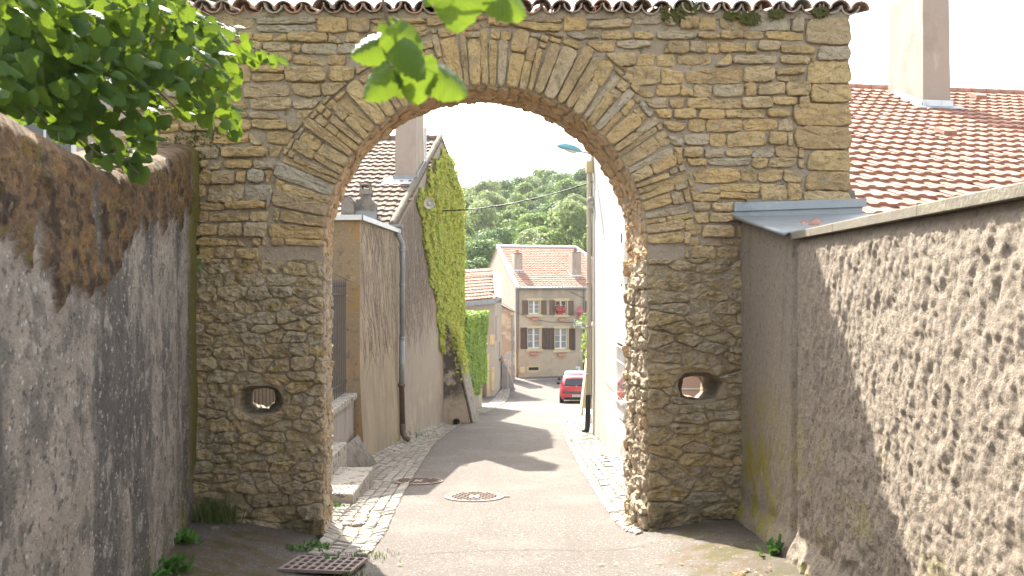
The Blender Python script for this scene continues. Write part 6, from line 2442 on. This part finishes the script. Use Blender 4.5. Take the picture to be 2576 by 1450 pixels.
manhole(-.54, 11.42, .43, 'round rusty manhole cover in the sunlit middle of the lane')
manhole(-1.52, 12.95, .40, 'round manhole cover half on the gutter setts in the shade', lug=False, seed=2)
dgx, dgy = -1.72, 7.28
dgt = thing('drain_grate', 'rectangular iron drain grate among weeds at the gutter end', 'drain grate', on_road(dgx, dgy))
ca = -.10
ex = Vector((math.cos(ca), math.sin(ca), 0))
ey = Vector((-math.sin(ca), math.cos(ca), -.115))
c = on_road(dgx, dgy, .045)
c.z = max(c.z, ground(dgx, dgy) + .03)
MB().obox(c - UP * .028, ex * .32, ey * .24, UP * .004).build('sump', M['hole'], dgt)
nx_, ny_ = 8, 4
W_, H_ = .32, .25
for i in range(nx_ + 1):
    s = -W_ + 2 * W_ * i / nx_
    MB().cbox(c + ex * s, ex * .014, ey * (H_ + .012), UP * .014, .004).build('bar', M['grate'], dgt)
for j in range(ny_ + 1):
    s = -H_ + 2 * H_ * j / ny_
    MB().cbox(c + ey * s + UP * .002, ex * (W_ + .013), ey * .015, UP * .014, .004).build('crossbar', M['grate'], dgt)

# ------------------------------------------------------------------ weeds, tufts, litter
def weed(u, v, y, n, s, label, kind='leaf', spread=.10):
    p = at(u, v, y)
    p.z = ground(p.x, p.y) + .01
    t_ = thing('weed' if kind == 'leaf' else 'grass_tuft', label, 'weed' if kind == 'leaf' else 'grass', p)
    b = MB()
    for k in range(n):
        a = R.uniform(0, 2 * math.pi)
        base = p + Vector((R.gauss(0, spread), R.gauss(0, spread * .6), 0))
        base.z = ground(base.x, base.y)
        h = s * R.uniform(.5, 1.2)
        out = Vector((math.cos(a), math.sin(a), 0))
        if kind == 'leaf':
            tip = base + out * h * .7 + UP * h * R.uniform(.4, 1.0)
            m_ = base.lerp(tip, .6) + UP * h * .12
            sd = out.cross(UP) * h * R.uniform(.16, .28)
            b.add([base, m_ + sd, tip, m_ - sd], [(0, 1, 2), (0, 2, 3)])
        else:
            lean = R.uniform(.2, .8)
            m_ = base + UP * h * .6 + out * h * .25 * lean
            tip = base + UP * h * R.uniform(.75, 1.0) + out * h * .8 * lean
            sd = out.cross(UP) * .004
            b.add([base - sd, base + sd, m_ + sd, m_ - sd, tip], [(0, 1, 2, 3), (3, 2, 4)])
    b.build('foliage', M['weed'] if kind == 'leaf' else M['grass'], t_, kind='stuff', fix=False)


weed(405, 1425, 5.9, 110, .19, 'leafy weed at the foot of the grey mossy wall', spread=.10)
weed(432, 1395, 6.5, 60, .13, 'small weed behind the leafy one at the grey wall foot', spread=.08)
weed(458, 1345, 7.4, 50, .13, 'low weed where the grey wall meets the left pier', spread=.07)
weed(545, 1300, 8.45, 240, .30, 'grass tuft growing against the left pier foot', 'grass', .11)
weed(800, 1385, 8.1, 36, .09, 'small weed at the left jamb foot', spread=.06)
weed(760, 1395, 7.9, 60, .07, 'dark weed patch behind the drain grate', spread=.10)
weed(835, 1415, 7.45, 14, .10, 'single broad weed sprouting from the drain grate', spread=.03)
weed(915, 1400, 7.75, 120, .06, 'grass fringe along the sunlit gutter end', 'grass', .16)
weed(880, 1437, 7.0, 50, .08, 'grass blades at the right corner of the drain grate', 'grass', .09)
weed(850, 1275, 10.6, 40, .07, 'small weed growing in front of the lower doorstep', spread=.05)
weed(905, 1205, 12.5, 26, .07, 'tiny weed on the corner of the lower doorstep', spread=.03)
weed(960, 1115, 19.0, 90, .22, 'mossy weeds at the foot of the tan wall', 'grass', .35)
weed(1020, 1095, 20.8, 90, .22, 'mossy weeds right of the rusty drain pipe shoe', 'grass', .35)
weed(1165, 1060, 25.9, 60, .10, 'short weeds at the buttress foot', 'grass', .30)
weed(1432, 1060, 26.5, 40, .06, 'dry weeds along the right pavement edge', 'grass', .10)
weed(1500, 1110, 19.8, 50, .14, 'weeds at the foot of the white house wall', 'grass', .25)
weed(1965, 1355, 6.9, 60, .14, 'leafy weed at the foot of the rough beige wall', spread=.08)
weed(2095, 1425, 5.9, 20, .08, 'small weed in the near corner of the rough wall foot', spread=.05)
# green sprig on the mossy strip of the left wall
b = MB()
ps = Vector((lane_left(8.35) + .07, 8.35, 1.75))
for k in range(40):
    leaf_quad(b, ps + Vector((R.uniform(0, .05), R.gauss(0, .03), R.gauss(0, .05))), Vector((1, -.6, .2)), .012, R)
o = b.build('wall_fern', M['weed'], fix=False)
tag(o, 'tiny green fern on the mossy edge of the grey wall', 'fern')
# fallen leaves and twigs
lit = [(-1.0, 7.5), (.9, 7.3), (1.5, 6.9), (1.9, 6.5), (2.0, 7.3), (-.4, 9.3), (.3, 10.2), (-.9, 17.9), (-1.6, 12.2), (-1.75, 13.4), (-1.9, 15.0), (-1.5, 10.6), (.6, 8.2), (-2.2, 6.4), (-2.0, 12.9), (1.15, 7.05), (-1.72, 7.25), (-1.66, 7.18)]
b = MB()
for (x, y) in lit:
    for _ in range(R.randint(1, 3)):
        p = on_road(x + R.gauss(0, .08), y + R.gauss(0, .08), .03 if y > 7 and y < 7.4 and x < -1.5 else .018)
        leaf_quad(b, p, Vector((0, 0, 2.5)), R.uniform(.012, .028), R)
for k in range(26):
    x, y = 1.78 + R.gauss(0, .16), 6.35 + R.gauss(0, .05)
    leaf_quad(b, on_road(x, y, .025), Vector((0, 0, 2)), R.uniform(.012, .03), R)
o = b.build('litter', M['dry'], fix=False)
o['kind'] = 'stuff'
o['label'] = 'dry fallen leaves scattered on the road'
o = MB().cbox(on_road(-3.0, 8.05, .02), (.04, .01, 0), (-.01, .03, 0), (0, 0, .022), .008).build('loose_stone', M['coping'])
tag(o, 'small loose grey stone on the ground by the left pier', 'stone')

# ------------------------------------------------------------------ summer haze in the valley
hzv = bpy.data.materials.new('summer haze')
hzv.use_nodes = True
hn, hl = hzv.node_tree.nodes, hzv.node_tree.links
hn.clear()
ho = hn.new('ShaderNodeOutputMaterial')
hv = hn.new('ShaderNodeVolumePrincipled')
hv.inputs['Color'].default_value = (.96, .97, 1.0, 1)
hv.inputs['Density'].default_value = .00028
hl.new(hv.outputs[0], ho.inputs['Volume'])
hb_ = MB().box(-222, 222, -82, 422, -6.5, 52).build('haze', hzv)
hb_['kind'] = 'stuff'
